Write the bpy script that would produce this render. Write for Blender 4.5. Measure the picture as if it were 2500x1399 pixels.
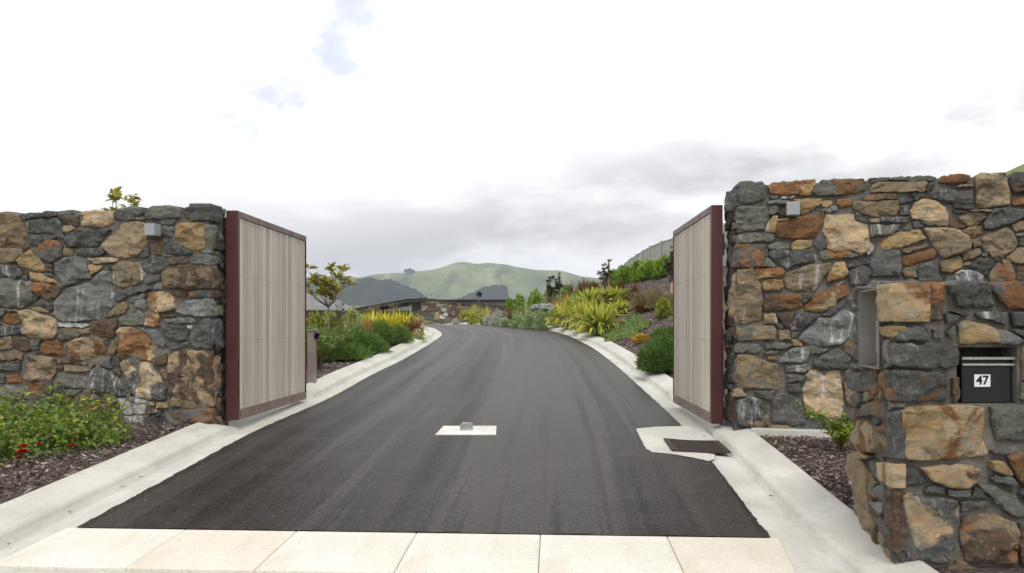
import bpy, bmesh, math, random
import numpy as np
from mathutils import Vector, Matrix, noise
from mathutils.geometry import delaunay_2d_cdt
random.seed(7); np.random.seed(7)
for o in list(bpy.data.objects): bpy.data.objects.remove(o)
SC = bpy.context.scene
HAZE = .00035
COL = SC.collection
# ------------------------------------------------------------------ camera
F = 2050.0; CX = 1250.0; HZ = 795.0          # focal length, centre and horizon in pixels of the 2500 px photograph
cam = bpy.data.cameras.new('camera'); camo = bpy.data.objects.new('camera', cam); COL.objects.link(camo)
camo.location = (0, 0, 0); camo.rotation_euler = (math.pi/2, 0, 0)
cam.sensor_width = 36; cam.lens = 36*F/2500; cam.shift_y = (HZ-699.5)/2500
cam.clip_start = .05; cam.clip_end = 20000
SC.camera = camo
# ------------------------------------------------------------------ sky
SUN_EL, SUN_AZ = math.radians(56), math.radians(176)     # azimuth clockwise from +Y
W = bpy.data.worlds.new('World'); SC.world = W; W.use_nodes = True
nt = W.node_tree; nt.nodes.clear()
def N(t, kind, **kw):
    n = t.nodes.new(kind)
    for k, v in kw.items():
        if k in ('op',): n.operation = v
        else: setattr(n, k, v)
    return n
out = N(nt, 'ShaderNodeOutputWorld'); bg = N(nt, 'ShaderNodeBackground'); bg.inputs[1].default_value = .1
sky = N(nt, 'ShaderNodeTexSky', sky_type='NISHITA'); sky.sun_disc = False
sky.sun_elevation = SUN_EL; sky.sun_rotation = SUN_AZ; sky.altitude = 50
tc = N(nt, 'ShaderNodeTexCoord')
def vmath(t, op, a, b=None):
    n = N(t, 'ShaderNodeVectorMath', operation=op)
    for i, v in enumerate((a, b)):
        if v is None: continue
        if hasattr(v, 'links'): t.links.new(v, n.inputs[i])
        else: n.inputs[i].default_value = v
    return n
def fmath(t, op, a, b=None, c=None, clamp=False):
    n = N(t, 'ShaderNodeMath', operation=op); n.use_clamp = clamp
    for i, v in enumerate((a, b, c)):
        if v is None: continue
        if hasattr(v, 'links'): t.links.new(v, n.inputs[i])
        else: n.inputs[i].default_value = v
    return n.outputs[0]
def ramp(t, fac, stops, interp='LINEAR'):
    n = N(t, 'ShaderNodeValToRGB'); cr = n.color_ramp; cr.interpolation = interp
    while len(cr.elements) > 1: cr.elements.remove(cr.elements[-1])
    for i, (p, c) in enumerate(stops):
        e = cr.elements[0] if i == 0 else cr.elements.new(p)
        e.position = p
        e.color = (c, c, c, 1) if isinstance(c, (int, float)) else (*c[:3], 1)
    t.links.new(fac, n.inputs[0]); return n.outputs[0]
def mixc(t, fac, a, b, blend='MIX'):
    n = N(t, 'ShaderNodeMix', data_type='RGBA', blend_type=blend)
    for sock, v in ((n.inputs[0], fac), (n.inputs[6], a), (n.inputs[7], b)):
        if hasattr(v, 'links'): t.links.new(v, sock)
        elif isinstance(v, (int, float)): sock.default_value = v
        else: sock.default_value = (*v[:3], 1)
    return n.outputs[2]
def noisetex(t, vec, scale, detail=4, rough=.55, dist=0):
    n = N(t, 'ShaderNodeTexNoise'); n.inputs['Scale'].default_value = scale; n.inputs['Detail'].default_value = detail
    n.inputs['Roughness'].default_value = rough; n.inputs['Distortion'].default_value = dist
    if vec is not None: t.links.new(vec, n.inputs['Vector'])
    return n.outputs[0]
def mapping(t, vec, scale=(1,1,1), loc=(0,0,0), rot=(0,0,0)):
    n = N(t, 'ShaderNodeMapping'); n.inputs['Scale'].default_value = scale; n.inputs['Location'].default_value = loc
    n.inputs['Rotation'].default_value = rot
    t.links.new(vec, n.inputs[0]); return n.outputs[0]
d = tc.outputs['Generated']
sep = N(nt, 'ShaderNodeSeparateXYZ'); nt.links.new(d, sep.inputs[0])
# grey layers of cloud: stretched along the horizon, thinner overhead, reaching higher towards the right
n1 = noisetex(nt, mapping(nt, d, (2.2, 2.2, 6.5), (.35, 0, .1)), 1.7, 7, .52, .2)
elev = fmath(nt, 'SUBTRACT', sep.outputs[2], fmath(nt, 'MULTIPLY', sep.outputs[0], .2))
low = ramp(nt, elev, [(-.02, .05), (.05, .08), (.08, .85), (.125, .9), (.18, .45), (.27, 0)])
greyf = fmath(nt, 'MULTIPLY', ramp(nt, n1, [(.39, 0), (.56, 1)]), low, clamp=True)
cloud = mixc(nt, greyf, (12.5, 12.5, 12.5), (6.1, 6.1, 6.25))
# small openings of blue
warp = noisetex(nt, mapping(nt, d, (9, 9, 14)), 1, 5, .6)
blue = None
for (px, py, r) in ((625, 0, .035), (845, 10, .045), (818, 75, .036), (645, 235, .044), (690, 270, .036)):
    v = Vector(((px-CX)/F, 1, (HZ-py)/F)).normalized()
    dist = vmath(nt, 'DISTANCE', d, tuple(v)).outputs['Value']
    dist = fmath(nt, 'ADD', dist, fmath(nt, 'MULTIPLY', fmath(nt, 'SUBTRACT', warp, .5), -.22))
    m = ramp(nt, fmath(nt, 'DIVIDE', dist, r), [(0, .8), (.4, .65), (1, 0)])
    blue = m if blue is None else fmath(nt, 'MAXIMUM', blue, m)
skyb = mixc(nt, .93, sky.outputs[0], (7.3, 7.9, 10.2))
fin = mixc(nt, blue, cloud, skyb)
nt.links.new(fin, bg.inputs[0]); nt.links.new(bg.outputs[0], out.inputs[0])
sun = bpy.data.lights.new('sun', 'SUN'); sun.energy = 1.5; sun.angle = math.radians(14); sun.color = (1, .96, .9)
suno = bpy.data.objects.new('sun', sun); COL.objects.link(suno)
sd = Vector((math.sin(SUN_AZ)*math.cos(SUN_EL), math.cos(SUN_AZ)*math.cos(SUN_EL), math.sin(SUN_EL)))
suno.rotation_euler = sd.to_track_quat('Z', 'Y').to_euler()
vs = SC.view_settings; vs.view_transform = 'Standard'; vs.look = 'None'; vs.exposure = 0.1; vs.gamma = 1; vs.use_curve_mapping = False
SC.cycles.max_bounces = 6; SC.cycles.diffuse_bounces = 3; SC.cycles.transparent_max_bounces = 8
SC.cycles.volume_bounces = 0; SC.cycles.use_denoising = True
# ------------------------------------------------------------------ helpers
def link(o, parent=None):
    COL.objects.link(o)
    if parent is not None: o.parent = parent
    return o
def mesh_data(name, verts, faces, mat=None, smooth=False):
    me = bpy.data.meshes.new(name)
    if isinstance(verts, np.ndarray) and isinstance(faces, np.ndarray):
        k = faces.shape[1]; nf = len(faces)
        me.vertices.add(len(verts)); me.vertices.foreach_set('co', verts.astype(np.float32).ravel())
        me.loops.add(nf*k); me.loops.foreach_set('vertex_index', faces.astype(np.int32).ravel())
        me.polygons.add(nf); me.polygons.foreach_set('loop_start', np.arange(0, nf*k, k, dtype=np.int32))
        me.update(calc_edges=True); me.validate()
    else:
        me.from_pydata([tuple(v) for v in verts], [], [tuple(f) for f in faces]); me.update()
    if mat: me.materials.append(mat)
    if smooth: me.polygons.foreach_set('use_smooth', [True]*len(me.polygons))
    return me
def wloc(o):
    return Vector((0, 0, 0)) if o is None else o.location + wloc(o.parent)
def obj(name, verts, faces, mat, parent=None, origin=None, smooth=False, kind=None):
    """verts in world coordinates; origin is the object's own world location"""
    if origin is None: origin = wloc(parent) if parent is not None else Vector((0, 0, 0))
    origin = Vector(origin)
    if isinstance(verts, np.ndarray): v = verts - np.array(origin)
    else: v = [Vector(p)-origin for p in verts]
    o = bpy.data.objects.new(name, mesh_data(name, v, faces, mat, smooth)); link(o, parent)
    o.location = origin - (wloc(parent) if parent is not None else Vector((0, 0, 0)))
    if kind: o['kind'] = kind
    return o
def thing(name, label, cat, loc=(0,0,0), group=None):
    o = bpy.data.objects.new(name, None); o.empty_display_size = .1; link(o); o.location = loc
    o['label'] = label; o['category'] = cat
    if group: o['group'] = group
    return o
def tag(o, label, cat, group=None):
    o['label'] = label; o['category'] = cat
    if group: o['group'] = group
    return o
class MB:
    def __init__(s): s.v = []; s.f = []
    def add(s, v, f):
        b = len(s.v); s.v += [Vector(p) for p in v]; s.f += [tuple(i+b for i in q) for q in f]; return s
    def box(s, lo, hi, M=None, ch=0.0):
        x0, y0, z0 = lo; x1, y1, z1 = hi
        if ch > 0:
            pts = []; 
            for X, sx in ((x0, 1), (x1, -1)):
                for Y, sy in ((y0, 1), (y1, -1)):
                    for Z, sz in ((z0, 1), (z1, -1)):
                        pts += [(X, Y+sy*ch, Z+sz*ch), (X+sx*ch, Y, Z+sz*ch), (X+sx*ch, Y+sy*ch, Z)]
            bm = bmesh.new()
            for p in pts: bm.verts.new(p)
            bmesh.ops.convex_hull(bm, input=bm.verts); bm.verts.index_update()
            v = [p.co.copy() for p in bm.verts]; f = [[q.index for q in fc.verts] for fc in bm.faces]; bm.free()
        else:
            v = [Vector((X, Y, Z)) for X in (x0, x1) for Y in (y0, y1) for Z in (z0, z1)]
            f = [(0,1,3,2), (4,6,7,5), (0,4,5,1), (2,3,7,6), (0,2,6,4), (1,5,7,3)]
        if M is not None: v = [M @ p for p in v]
        return s.add(v, f)
    def tube(s, pts, rad, n=7, cap=True):
        pts = [Vector(p) for p in pts]; rings = []
        if not hasattr(rad, '__len__'): rad = [rad]*len(pts)
        up = Vector((.13, .31, .94))
        for i, p in enumerate(pts):
            t = (pts[min(i+1, len(pts)-1)]-pts[max(i-1, 0)]).normalized()
            a = t.cross(up)
            if a.length < .05: a = t.cross(Vector((1, 0, 0)))
            a.normalize(); b = t.cross(a)
            rings.append([p+rad[i]*(math.cos(q*2*math.pi/n)*a+math.sin(q*2*math.pi/n)*b) for q in range(n)])
        v = [q for r in rings for q in r]; f = []
        for i in range(len(pts)-1):
            for q in range(n): f.append((i*n+q, i*n+(q+1) % n, (i+1)*n+(q+1) % n, (i+1)*n+q))
        if cap: f += [tuple(range(n))[::-1], tuple((len(pts)-1)*n+q for q in range(n))]
        return s.add(v, f)
    def build(s, name, mat, parent=None, origin=None, smooth=False, kind=None):
        return obj(name, s.v, s.f, mat, parent, origin, smooth, kind)
# ------------------------------------------------------------------ materials
def newmat(name, rough=.7, spec=.4, metal=0.0):
    m = bpy.data.materials.new(name); m.use_nodes = True; t = m.node_tree
    b = t.nodes['Principled BSDF']; b.inputs['Roughness'].default_value = rough
    b.inputs['Specular IOR Level'].default_value = spec; b.inputs['Metallic'].default_value = metal
    return m, t, b
def bump(t, b, h, strength=.5, dist=.01, prev=None):
    n = N(t, 'ShaderNodeBump'); n.inputs['Strength'].default_value = strength; n.inputs['Distance'].default_value = dist
    t.links.new(h, n.inputs['Height'])
    if prev is not None: t.links.new(prev, n.inputs['Normal'])
    t.links.new(n.outputs[0], b.inputs['Normal']); return n.outputs[0]
def varied(name, c1, c2, scale=8, rough=.7, bs=.3, bd=.005, bscale=40, coord='Object', metal=0, spec=.4, lo=.35, hi=.65, stretch=(1,1,1), rand=0):
    m, t, b = newmat(name, rough, spec, metal)
    co = N(t, 'ShaderNodeTexCoord').outputs[coord]
    v = mapping(t, co, stretch)
    col = ramp(t, noisetex(t, v, scale, 6, .6), [(lo, c1), (hi, c2)])
    if rand:
        oi = N(t, 'ShaderNodeObjectInfo').outputs['Random']
        hs = N(t, 'ShaderNodeHueSaturation'); t.links.new(col, hs.inputs['Color'])
        t.links.new(fmath(t, 'MULTIPLY_ADD', oi, 2*rand, 1-rand), hs.inputs['Value']); col = hs.outputs[0]
    t.links.new(col, b.inputs['Base Color'])
    if bs: bump(t, b, noisetex(t, v, bscale, 6, .65), bs, bd)
    return m
SCOL = {'G': (.100,.101,.096), 'H': (.185,.187,.18), 'N': (.145,.145,.12), 'T': (.41,.335,.225), 'K': (.235,.195,.13), 'Y': (.37,.285,.155),
        'O': (.225,.122,.055), 'B': (.11,.08,.057), 'W': (.55,.55,.53)}
_sm = {}
def N_col(t, v):
    n = N(t, 'ShaderNodeTexNoise'); n.inputs['Scale'].default_value = 8; n.inputs['Detail'].default_value = 5; t.links.new(v, n.inputs['Vector']); return n.outputs[1]
def stone_mat(code):
    if code in _sm: return _sm[code]
    white = 'w' in code; cs = [c for c in code if c in SCOL]
    m, t, b = newmat('stone_'+code, .78, .25)
    co = N(t, 'ShaderNodeTexCoord').outputs['Object']; oi = N(t, 'ShaderNodeObjectInfo').outputs['Random']
    off = N(t, 'ShaderNodeCombineXYZ')
    t.links.new(fmath(t, 'MULTIPLY', oi, 37.0), off.inputs[0]); t.links.new(fmath(t, 'MULTIPLY', oi, 71.0), off.inputs[2])
    v = vmath(t, 'ADD', co, off.outputs[0]).outputs[0]
    def shade(c, seed):
        n = noisetex(t, mapping(t, v, (1, 1, 1), (seed, 0, 0)), 13, 9, .68, .4)
        a = tuple(x*.36 for x in c); h = tuple(min(1, x*1.75) for x in c)
        warm = tuple(min(1, x*k) for x, k in zip(c, (1.18, .97, .78))) if c[0] > c[2]*1.3 else tuple(x*k for x, k in zip(c, (1.05, 1.08, 1.1)))
        return ramp(t, n, [(.25, a), (.45, c), (.58, warm), (.78, h)])
    col = shade(SCOL[cs[0]], 0)
    if len(cs) > 1:
        n2 = noisetex(t, mapping(t, v, (1, 1, 1), (5, 3, 1)), 3.6, 7, .55, .6)
        col = mixc(t, ramp(t, n2, [(.5, 0), (.545, 1)]), col, shade(SCOL[cs[1]], 9))
    if len(cs) > 2:
        n2 = noisetex(t, mapping(t, v, (1, 1, 1), (2, 8, 4)), 4.5, 7, .55, .6)
        col = mixc(t, ramp(t, n2, [(.53, 0), (.57, 1)]), col, shade(SCOL[cs[2]], 14))
    # pale speckle and thin veins
    n4 = noisetex(t, v, 42, 5, .75)
    col = mixc(t, fmath(t, 'MULTIPLY', ramp(t, n4, [(.56, 0), (.72, 1)]), .45), col, (.5, .48, .43))
    n5 = noisetex(t, mapping(t, v, (1, 1, 1), (3, 3, 7)), 6, 3, .5, 1.6)
    vein = ramp(t, n5, [(.485, 0), (.497, 1), (.503, 1), (.515, 0)])
    col = mixc(t, fmath(t, 'MULTIPLY', vein, .13), col, (.55, .54, .5))
    if white:
        n3 = noisetex(t, mapping(t, v, (11, 11, 1.6)), 1.35, 8, .7, .5)
        col = mixc(t, fmath(t, 'MULTIPLY', ramp(t, n3, [(.54, 0), (.66, 1)]), .75), col, (.66, .65, .64))
    if cs[0] == 'W':
        n3 = noisetex(t, mapping(t, v, (9, 9, 2)), 1.6, 6, .6, .5)
        col = mixc(t, ramp(t, n3, [(.38, 1), (.52, 0)]), col, (.16, .15, .16))
    hs = N(t, 'ShaderNodeHueSaturation'); t.links.new(col, hs.inputs['Color'])
    t.links.new(fmath(t, 'MULTIPLY_ADD', oi, .4, .8), hs.inputs['Value']); t.links.new(hs.outputs[0], b.inputs['Base Color'])
    lay = noisetex(t, mapping(t, v, (1.3, 1.3, 2.8), (0, 0, 0), (.3, .5, 0)), 9, 9, .72, .5)
    p = bump(t, b, lay, .95, .035)
    vo = N(t, 'ShaderNodeTexVoronoi'); vo.inputs['Scale'].default_value = 11
    wv = vmath(t, 'ADD', mapping(t, v, (1, 1, 1.5)), vmath(t, 'MULTIPLY', N_col(t, v), (.09, .09, .09)).outputs[0]).outputs[0]; t.links.new(wv, vo.inputs['Vector'])
    p = bump(t, b, vo.outputs['Distance'], .55, .05, p)
    bump(t, b, noisetex(t, v, 60, 8, .75), .8, .011, p)
    _sm[code] = m; return m
M = {}
M['mortar'] = varied('mortar', (.09,.083,.073), (.20,.185,.16), 7, .9, .8, .02, 45)
M['mulch_soil'] = varied('mulch_soil', (.02,.014,.011), (.075,.052,.042), 30, .95, .9, .03, 60)
# ---- concrete
def concrete(name, c1, c2, speck=0.0):
    m, t, b = newmat(name, .82, .3)
    co = N(t, 'ShaderNodeTexCoord').outputs['Object']
    big = noisetex(t, mapping(t, co, (1, .6, 1)), 2.2, 8, .62, .4)
    col = ramp(t, big, [(.33, c1), (.6, c2)])
    st = noisetex(t, mapping(t, co, (14, 1.6, 1)), 1.2, 6, .7, .6)
    col = mixc(t, fmath(t, 'MULTIPLY', ramp(t, st, [(.58, 0), (.75, 1)]), .25), col, tuple(x*.6 for x in c1))
    f = noisetex(t, co, 48, 6, .8)
    col = mixc(t, fmath(t, 'MULTIPLY', ramp(t, f, [(.3, 1), (.5, 0)]), .5), col, tuple(x*.62 for x in c1))
    dn = noisetex(t, mapping(t, co, (1, 1, 1), (7, 2, 0)), 22, 8, .8); col = mixc(t, fmath(t, 'MULTIPLY', ramp(t, dn, [(.62, 0), (.70, 1)]), .5), col, (.17, .15, .12))
    wn = noisetex(t, mapping(t, co, (3, .7, 1), (1, 5, 0)), 1.6, 6, .6); col = mixc(t, fmath(t, 'MULTIPLY', ramp(t, wn, [(.5, 0), (.7, 1)]), .35), col, tuple(a_*b_ for a_, b_ in zip(c1, (.80, .74, .66))))
    if speck:
        vo = N(t, 'ShaderNodeTexVoronoi'); vo.inputs['Scale'].default_value = 75; t.links.new(co, vo.inputs['Vector'])
        sk = N(t, 'ShaderNodeSeparateColor'); t.links.new(vo.outputs['Color'], sk.inputs[0])
        k = fmath(t, 'MULTIPLY', ramp(t, vo.outputs['Distance'], [(.22, 1), (.34, 0)]), ramp(t, sk.outputs[0], [(.6, 0), (.66, 1)]))
        col = mixc(t, fmath(t, 'MULTIPLY', k, speck), col, (.24, .2, .16))
    t.links.new(col, b.inputs['Base Color'])
    bump(t, b, noisetex(t, co, 55, 7, .7), .35, .006)
    return m
M['concrete'] = concrete('concrete', (.43,.42,.375), (.56,.55,.50))
M['concrete_dull'] = concrete('concrete_dull', (.40,.385,.335), (.51,.495,.44))
M['paver_a'] = concrete('paver_a', (.60,.575,.50), (.67,.65,.59), .45)
M['paver_b'] = concrete('paver_b', (.59,.54,.45), (.65,.61,.53), .45)
M['pad'] = concrete('pad', (.56,.55,.51), (.70,.69,.66))
# ---- asphalt
m, t, b = newmat('asphalt', .62, .06)
co = N(t, 'ShaderNodeTexCoord').outputs['Object']; uvn = N(t, 'ShaderNodeUVMap'); uvn.uv_map = 'along'; uv_ = uvn.outputs[0]
st = noisetex(t, mapping(t, uv_, (2.4, .045, 1), (3, 1, 0)), 1.0, 5, .6, 0)
col = ramp(t, st, [(.37, (.013,.011,.010)), (.45, (.036,.029,.028)), (.49, (.017,.015,.014)), (.55, (.052,.043,.041)), (.64, (.040,.037,.033))])
cr = noisetex(t, mapping(t, uv_, (.5, 1.6, 1)), 1.3, 5, .65)
col = mixc(t, fmath(t, 'MULTIPLY', ramp(t, cr, [(.48, 0), (.72, 1)]), .35), col, (.085,.068,.068))
ag = noisetex(t, co, 62, 7, .85)
col = mixc(t, ramp(t, ag, [(.40, .95), (.50, 0)]), col, (.012, .012, .012))
col = mixc(t, fmath(t, 'MULTIPLY', ramp(t, ag, [(.55, 0), (.64, 1)]), .55), col, (.24,.225,.20))
sc_ = noisetex(t, mapping(t, co, (5, .5, 1), (0, 0, 0), (0, 0, .35)), 2.2, 6, .5, 2.2)
col = mixc(t, fmath(t, 'MULTIPLY', ramp(t, sc_, [(.494, 0), (.5, 1), (.506, 0)]), .10), col, (.3, .29, .28))
t.links.new(col, b.inputs['Base Color'])
t.links.new(ramp(t, st, [(.3, .43), (.7, .35)]), b.inputs['Roughness'])
bump(t, b, noisetex(t, co, 60, 5, .8), .5, .006)
M['asphalt'] = m
# ---- metals, paints, timber
M['maroon'] = varied('maroon_paint', (.060,.017,.017), (.080,.024,.023), 4, .42, .05, .002, 60)
M['maroon_dusty'] = varied('maroon_dusty', (.15,.105,.09), (.24,.18,.155), 5, .55, .05, .002, 60)
M['galv'] = varied('galvanised_steel', (.30,.31,.32), (.44,.45,.46), 20, .45, .1, .002, 60, metal=.6)
M['grey_box'] = varied('grey_powder_coat', (.30,.315,.33), (.33,.345,.36), 9, .45, .03, .001, 200)
M['steel'] = varied('brushed_steel', (.40,.39,.37), (.60,.58,.55), 3, .32, .05, .001, 60, metal=.9, stretch=(20, 20, 1))
M['intercom'] = varied('bronzed_steel', (.26,.24,.215), (.34,.315,.29), 6, .42, .1, .002, 60, metal=.5)
M['black'] = varied('black_plastic', (.006,.006,.007), (.010,.010,.012), 6, .4, .05, .001, 60)
M['charcoal'] = varied('charcoal_powder_coat', (.011,.011,.013), (.015,.015,.017), 6, .38, .05, .001, 90)
M['rust'] = varied('rusty_iron', (.022,.016,.014), (.055,.036,.028), 30, .7, .4, .003, 80)
M['white_print'] = varied('white_sticker', (.72,.72,.74), (.76,.76,.78), 6, .5, 0)
M['sky_glass'] = varied('keypad_glass', (.20,.24,.26), (.28,.33,.35), 30, .15, 0)
m, t, b = newmat('cedar', .75, .25)
co = N(t, 'ShaderNodeTexCoord').outputs['Object']; oi = N(t, 'ShaderNodeObjectInfo').outputs['Random']
off = N(t, 'ShaderNodeCombineXYZ'); t.links.new(fmath(t, 'MULTIPLY', oi, 43.0), off.inputs[2])
v = vmath(t, 'ADD', co, off.outputs[0]).outputs[0]
gr = noisetex(t, mapping(t, v, (60, 60, 1.6)), 1, 8, .65, .5)
col = ramp(t, gr, [(.3, (.46,.395,.33)), (.55, (.60,.53,.455)), (.75, (.69,.635,.56))])
col = mixc(t, ramp(t, oi, [(0, 0), (.3, .1), (.5, .75), (.7, .1), (1, .5)]), col, mixc(t, .55, col, (.45,.47,.45)))
low = noisetex(t, mapping(t, v, (3, 3, .8)), 1.5, 5, .6)
col = mixc(t, fmath(t, 'MULTIPLY', ramp(t, low, [(.45, 0), (.75, 1)]), .35), col, (.40, .31, .255))
hs = N(t, 'ShaderNodeHueSaturation'); t.links.new(col, hs.inputs['Color']); t.links.new(fmath(t, 'MULTIPLY_ADD', oi, .38, .78), hs.inputs['Value'])
t.links.new(hs.outputs[0], b.inputs['Base Color']); bump(t, b, gr, .3, .002); M['cedar'] = m
M['fence_wood'] = varied('weathered_fence_board', (.30,.30,.27), (.46,.46,.42), 3, .85, .3, .003, 40, stretch=(8, 8, 1), rand=.12)
M['stake'] = varied('raw_pine_stake', (.42,.27,.14), (.55,.38,.22), 6, .8, .2, .002, 40, stretch=(6, 6, 1))
M['bark'] = varied('bark', (.12,.095,.075), (.26,.22,.18), 14, .85, .6, .006, 50)
M['twig'] = varied('green_brown_twig', (.10,.08,.035), (.17,.13,.06), 14, .8, 0)
def leafmat(name, c1, c2, rough=.5, trans=.3, c3=None, spec=.35):
    m, t, b = newmat(name, rough, spec)
    ri = N(t, 'ShaderNodeNewGeometry').outputs['Random Per Island']
    oi = N(t, 'ShaderNodeObjectInfo').outputs['Random']
    r = fmath(t, 'FRACT', fmath(t, 'ADD', ri, oi))
    stops = [(0, c1), (.6, c2), (1, c3 or c2)]
    col = ramp(t, r, stops); t.links.new(col, b.inputs['Base Color'])
    tr = N(t, 'ShaderNodeBsdfTranslucent'); t.links.new(mixc(t, .25, col, (.45, .5, .05), 'MIX'), tr.inputs[0])
    mx = N(t, 'ShaderNodeMixShader'); mx.inputs[0].default_value = trans
    t.links.new(b.outputs[0], mx.inputs[1]); t.links.new(tr.outputs[0], mx.inputs[2])
    t.links.new(mx.outputs[0], t.nodes['Material Output'].inputs[0]); return m
# ------------------------------------------------------------------ the lie of the land
GP = [(-6,-1.42),(0,-1.30),(3,-1.19),(4,-1.155),(6,-1.08),(8,-1.0),(10.6,-.93),(14,-.755),(18,-.515),(22,-.30),(26,-.135),(30,-.02),(33.5,.027),(36,.01),(40,-.15),(50,-.9),(70,-2.5)]
gx = np.array([p[0] for p in GP], float); gz = np.array([p[1] for p in GP], float)
gm = np.zeros(len(gx)); dl = np.diff(gz)/np.diff(gx); gm[0] = dl[0]; gm[-1] = dl[-1]
for i in range(1, len(gx)-1): gm[i] = 0 if dl[i-1]*dl[i] <= 0 else 2*dl[i-1]*dl[i]/(dl[i-1]+dl[i])
def g(Y):
    Y = np.asarray(Y, float); Yc = np.clip(Y, gx[0], gx[-1]); i = np.clip(np.searchsorted(gx, Yc)-1, 0, len(gx)-2)
    h = gx[i+1]-gx[i]; s = (Yc-gx[i])/h
    return (2*s**3-3*s**2+1)*gz[i]+(s**3-2*s**2+s)*h*gm[i]+(-2*s**3+3*s**2)*gz[i+1]+(s**3-s**2)*h*gm[i+1]
def solve(px, py, fz, y0=2.5, y1=60):
    a, bb = (px-CX)/F, (HZ-py)/F; Y = y0
    while Y < y1:
        if bb*Y <= fz(a*Y, Y): break
        Y += .02
    return Vector((a*Y, Y, bb*Y))
def groad(x, y): return float(g(y))
LE = [solve(*p, groad) for p in ((195,1290),(420,1166),(610,1060),(780,986),(900,920),(989,877),(1045,844),(1078,822),(1079.5,813),(1060,801.5))]
RE = [solve(*p, groad) for p in ((1866,1312),(1801,1210),(1735,1126),(1665,1042),(1601,980),(1556,940),(1499.5,889),(1443,847.5),(1384,819),(1340,807.6),(1283,799.5))]
def curve(E, extra_near, extra_far):
    ys = [extra_near[1]]+[p.y for p in E]+[q[1] for q in extra_far]; xs = [extra_near[0]]+[p.x for p in E]+[q[0] for q in extra_far]
    Y = np.arange(-4, 60, .1); X = np.interp(Y, ys, xs)
    k = np.exp(-np.linspace(-2.2, 2.2, 41)**2); k /= k.sum()
    Xp = np.concatenate([X[0]-(X[1]-X[0])*np.arange(20, 0, -1), X, X[-1]+(X[-1]-X[-2])*np.arange(1, 21)])
    return Y, np.convolve(Xp, k, 'valid')
dxl = (LE[1].x-LE[0].x)/(LE[1].y-LE[0].y)
LY, LX = curve(LE, (LE[0].x-dxl*0, -4), [(-3.6,31.5),(-5.2,34.5),(-8.5,40),(-16,50),(-24,60)])
RY, RX = curve(RE, (RE[0].x-.02*8, -4), [(-.55,32.2),(-1.5,34.3),(-3.9,38.5),(-8,44),(-13,50),(-22,60)])
def Xl(Y): return np.interp(Y, LY, LX)
def Xr(Y): return np.interp(Y, RY, RX)
KW = .49                                   # asphalt edge to the kerb's outer edge
def sstep(a, b, x): t_ = np.clip((x-a)/(b-a), 0, 1); return t_*t_*(3-2*t_)
def terrain(X, Y):
    X = np.asarray(X, float); Y = np.asarray(Y, float)
    dy = .25
    sl = (Xl(Y+dy)-Xl(Y-dy))/(2*dy); sr = (Xr(Y+dy)-Xr(Y-dy))/(2*dy)
    dL = (Xl(Y)-X)/np.sqrt(1+sl**2)-KW; dR = (X-Xr(Y))/np.sqrt(1+sr**2)-KW
    b = g(Y)
    dout = np.maximum(dL, dR)
    h = b-.12+.20*sstep(-.07, .05, dout)
    bank = np.minimum(.45*np.maximum(dR, 0), .5+.22*np.maximum(X, 0))*sstep(8, 13, Y)
    bank = np.minimum(bank, .5+.24*7)*(1-sstep(36, 42, Y)*(1-sstep(-1, 1.5, X)))
    h = h+np.where(dR > 0, bank, 0)
    h = h+np.where(dL > 0, .03*np.minimum(dL, 3)*sstep(8, 12, Y), 0)
    h = h-.14*np.maximum(-7-X, 0)*(Y > 0)*1.0
    far = np.maximum(Y-52, 0); h = h-.10*far
    h = h+29.2*np.exp(-((X-85)**2+(Y-85)**2)/(2*38**2))*sstep(8, 34, X)
    return np.maximum(h, -42+0*h)
def tz(x, y): return float(terrain(x, y))
def at(px, py): return solve(px, py, tz, 3.0, 60)
def atY(px, Y): X = (px-CX)*Y/F; return Vector((X, Y, tz(X, Y)))
def axis(lo, hi, step, growth, far):
    a = list(np.arange(lo, hi, step)); s = step; x = a[-1]; 
    while x < far: s *= growth; x += s; a.append(x)
    s = step; x = a[0]; L = []
    while x > -far: s *= growth; x -= s; L.append(x)
    return np.array(L[::-1]+a)
xs = axis(-6.5, 8.5, .09, 1.16, 2600); ys = axis(2.5, 46, .14, 1.13, 2600)
GX, GY = np.meshgrid(xs, ys); GZ = terrain(GX, GY)
rough = np.array([[noise.noise((x*1.3, y*1.3, 3)) for x in xs] for y in ys])
GZ += rough*.03*(np.abs(GX) < 60)*np.where((GX > Xl(GY)-KW-.35) & (GX < Xr(GY)+KW+.35), 0, 1)
nx, ny = len(xs), len(ys)
idx = np.arange(nx*ny).reshape(ny, nx)
fc = np.stack([idx[:-1, :-1], idx[:-1, 1:], idx[1:, 1:], idx[1:, :-1]], -1).reshape(-1, 4)
m, t, b = newmat('ground_cover', .95, .15)
co = N(t, 'ShaderNodeTexCoord').outputs['Object']
mul = ramp(t, noisetex(t, co, 34, 8, .75), [(.32, (.028,.020,.018)), (.48, (.09,.066,.058)), (.60, (.19,.15,.14)), (.70, (.38,.34,.32))])
gra = ramp(t, noisetex(t, co, .6, 8, .7), [(.35, (.10,.14,.035)), (.65, (.20,.24,.07))])
sx = N(t, 'ShaderNodeSeparateXYZ'); t.links.new(co, sx.inputs[0])
fy = ramp(t, fmath(t, 'DIVIDE', sx.outputs[1], 100), [(.46, 0), (.5, 1)])
fx = ramp(t, fmath(t, 'DIVIDE', fmath(t, 'ABSOLUTE', sx.outputs[0]), 100), [(.10, 0), (.13, 1)])
t.links.new(mixc(t, fmath(t, 'MAXIMUM', fx, fy), mul, gra), b.inputs['Base Color'])
bump(t, b, noisetex(t, co, 45, 8, .75), .9, .03)
M['ground'] = m
o = obj('ground', np.stack([GX, GY, GZ], -1).reshape(-1, 3), fc, M['ground'], smooth=True, kind='structure')
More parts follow.
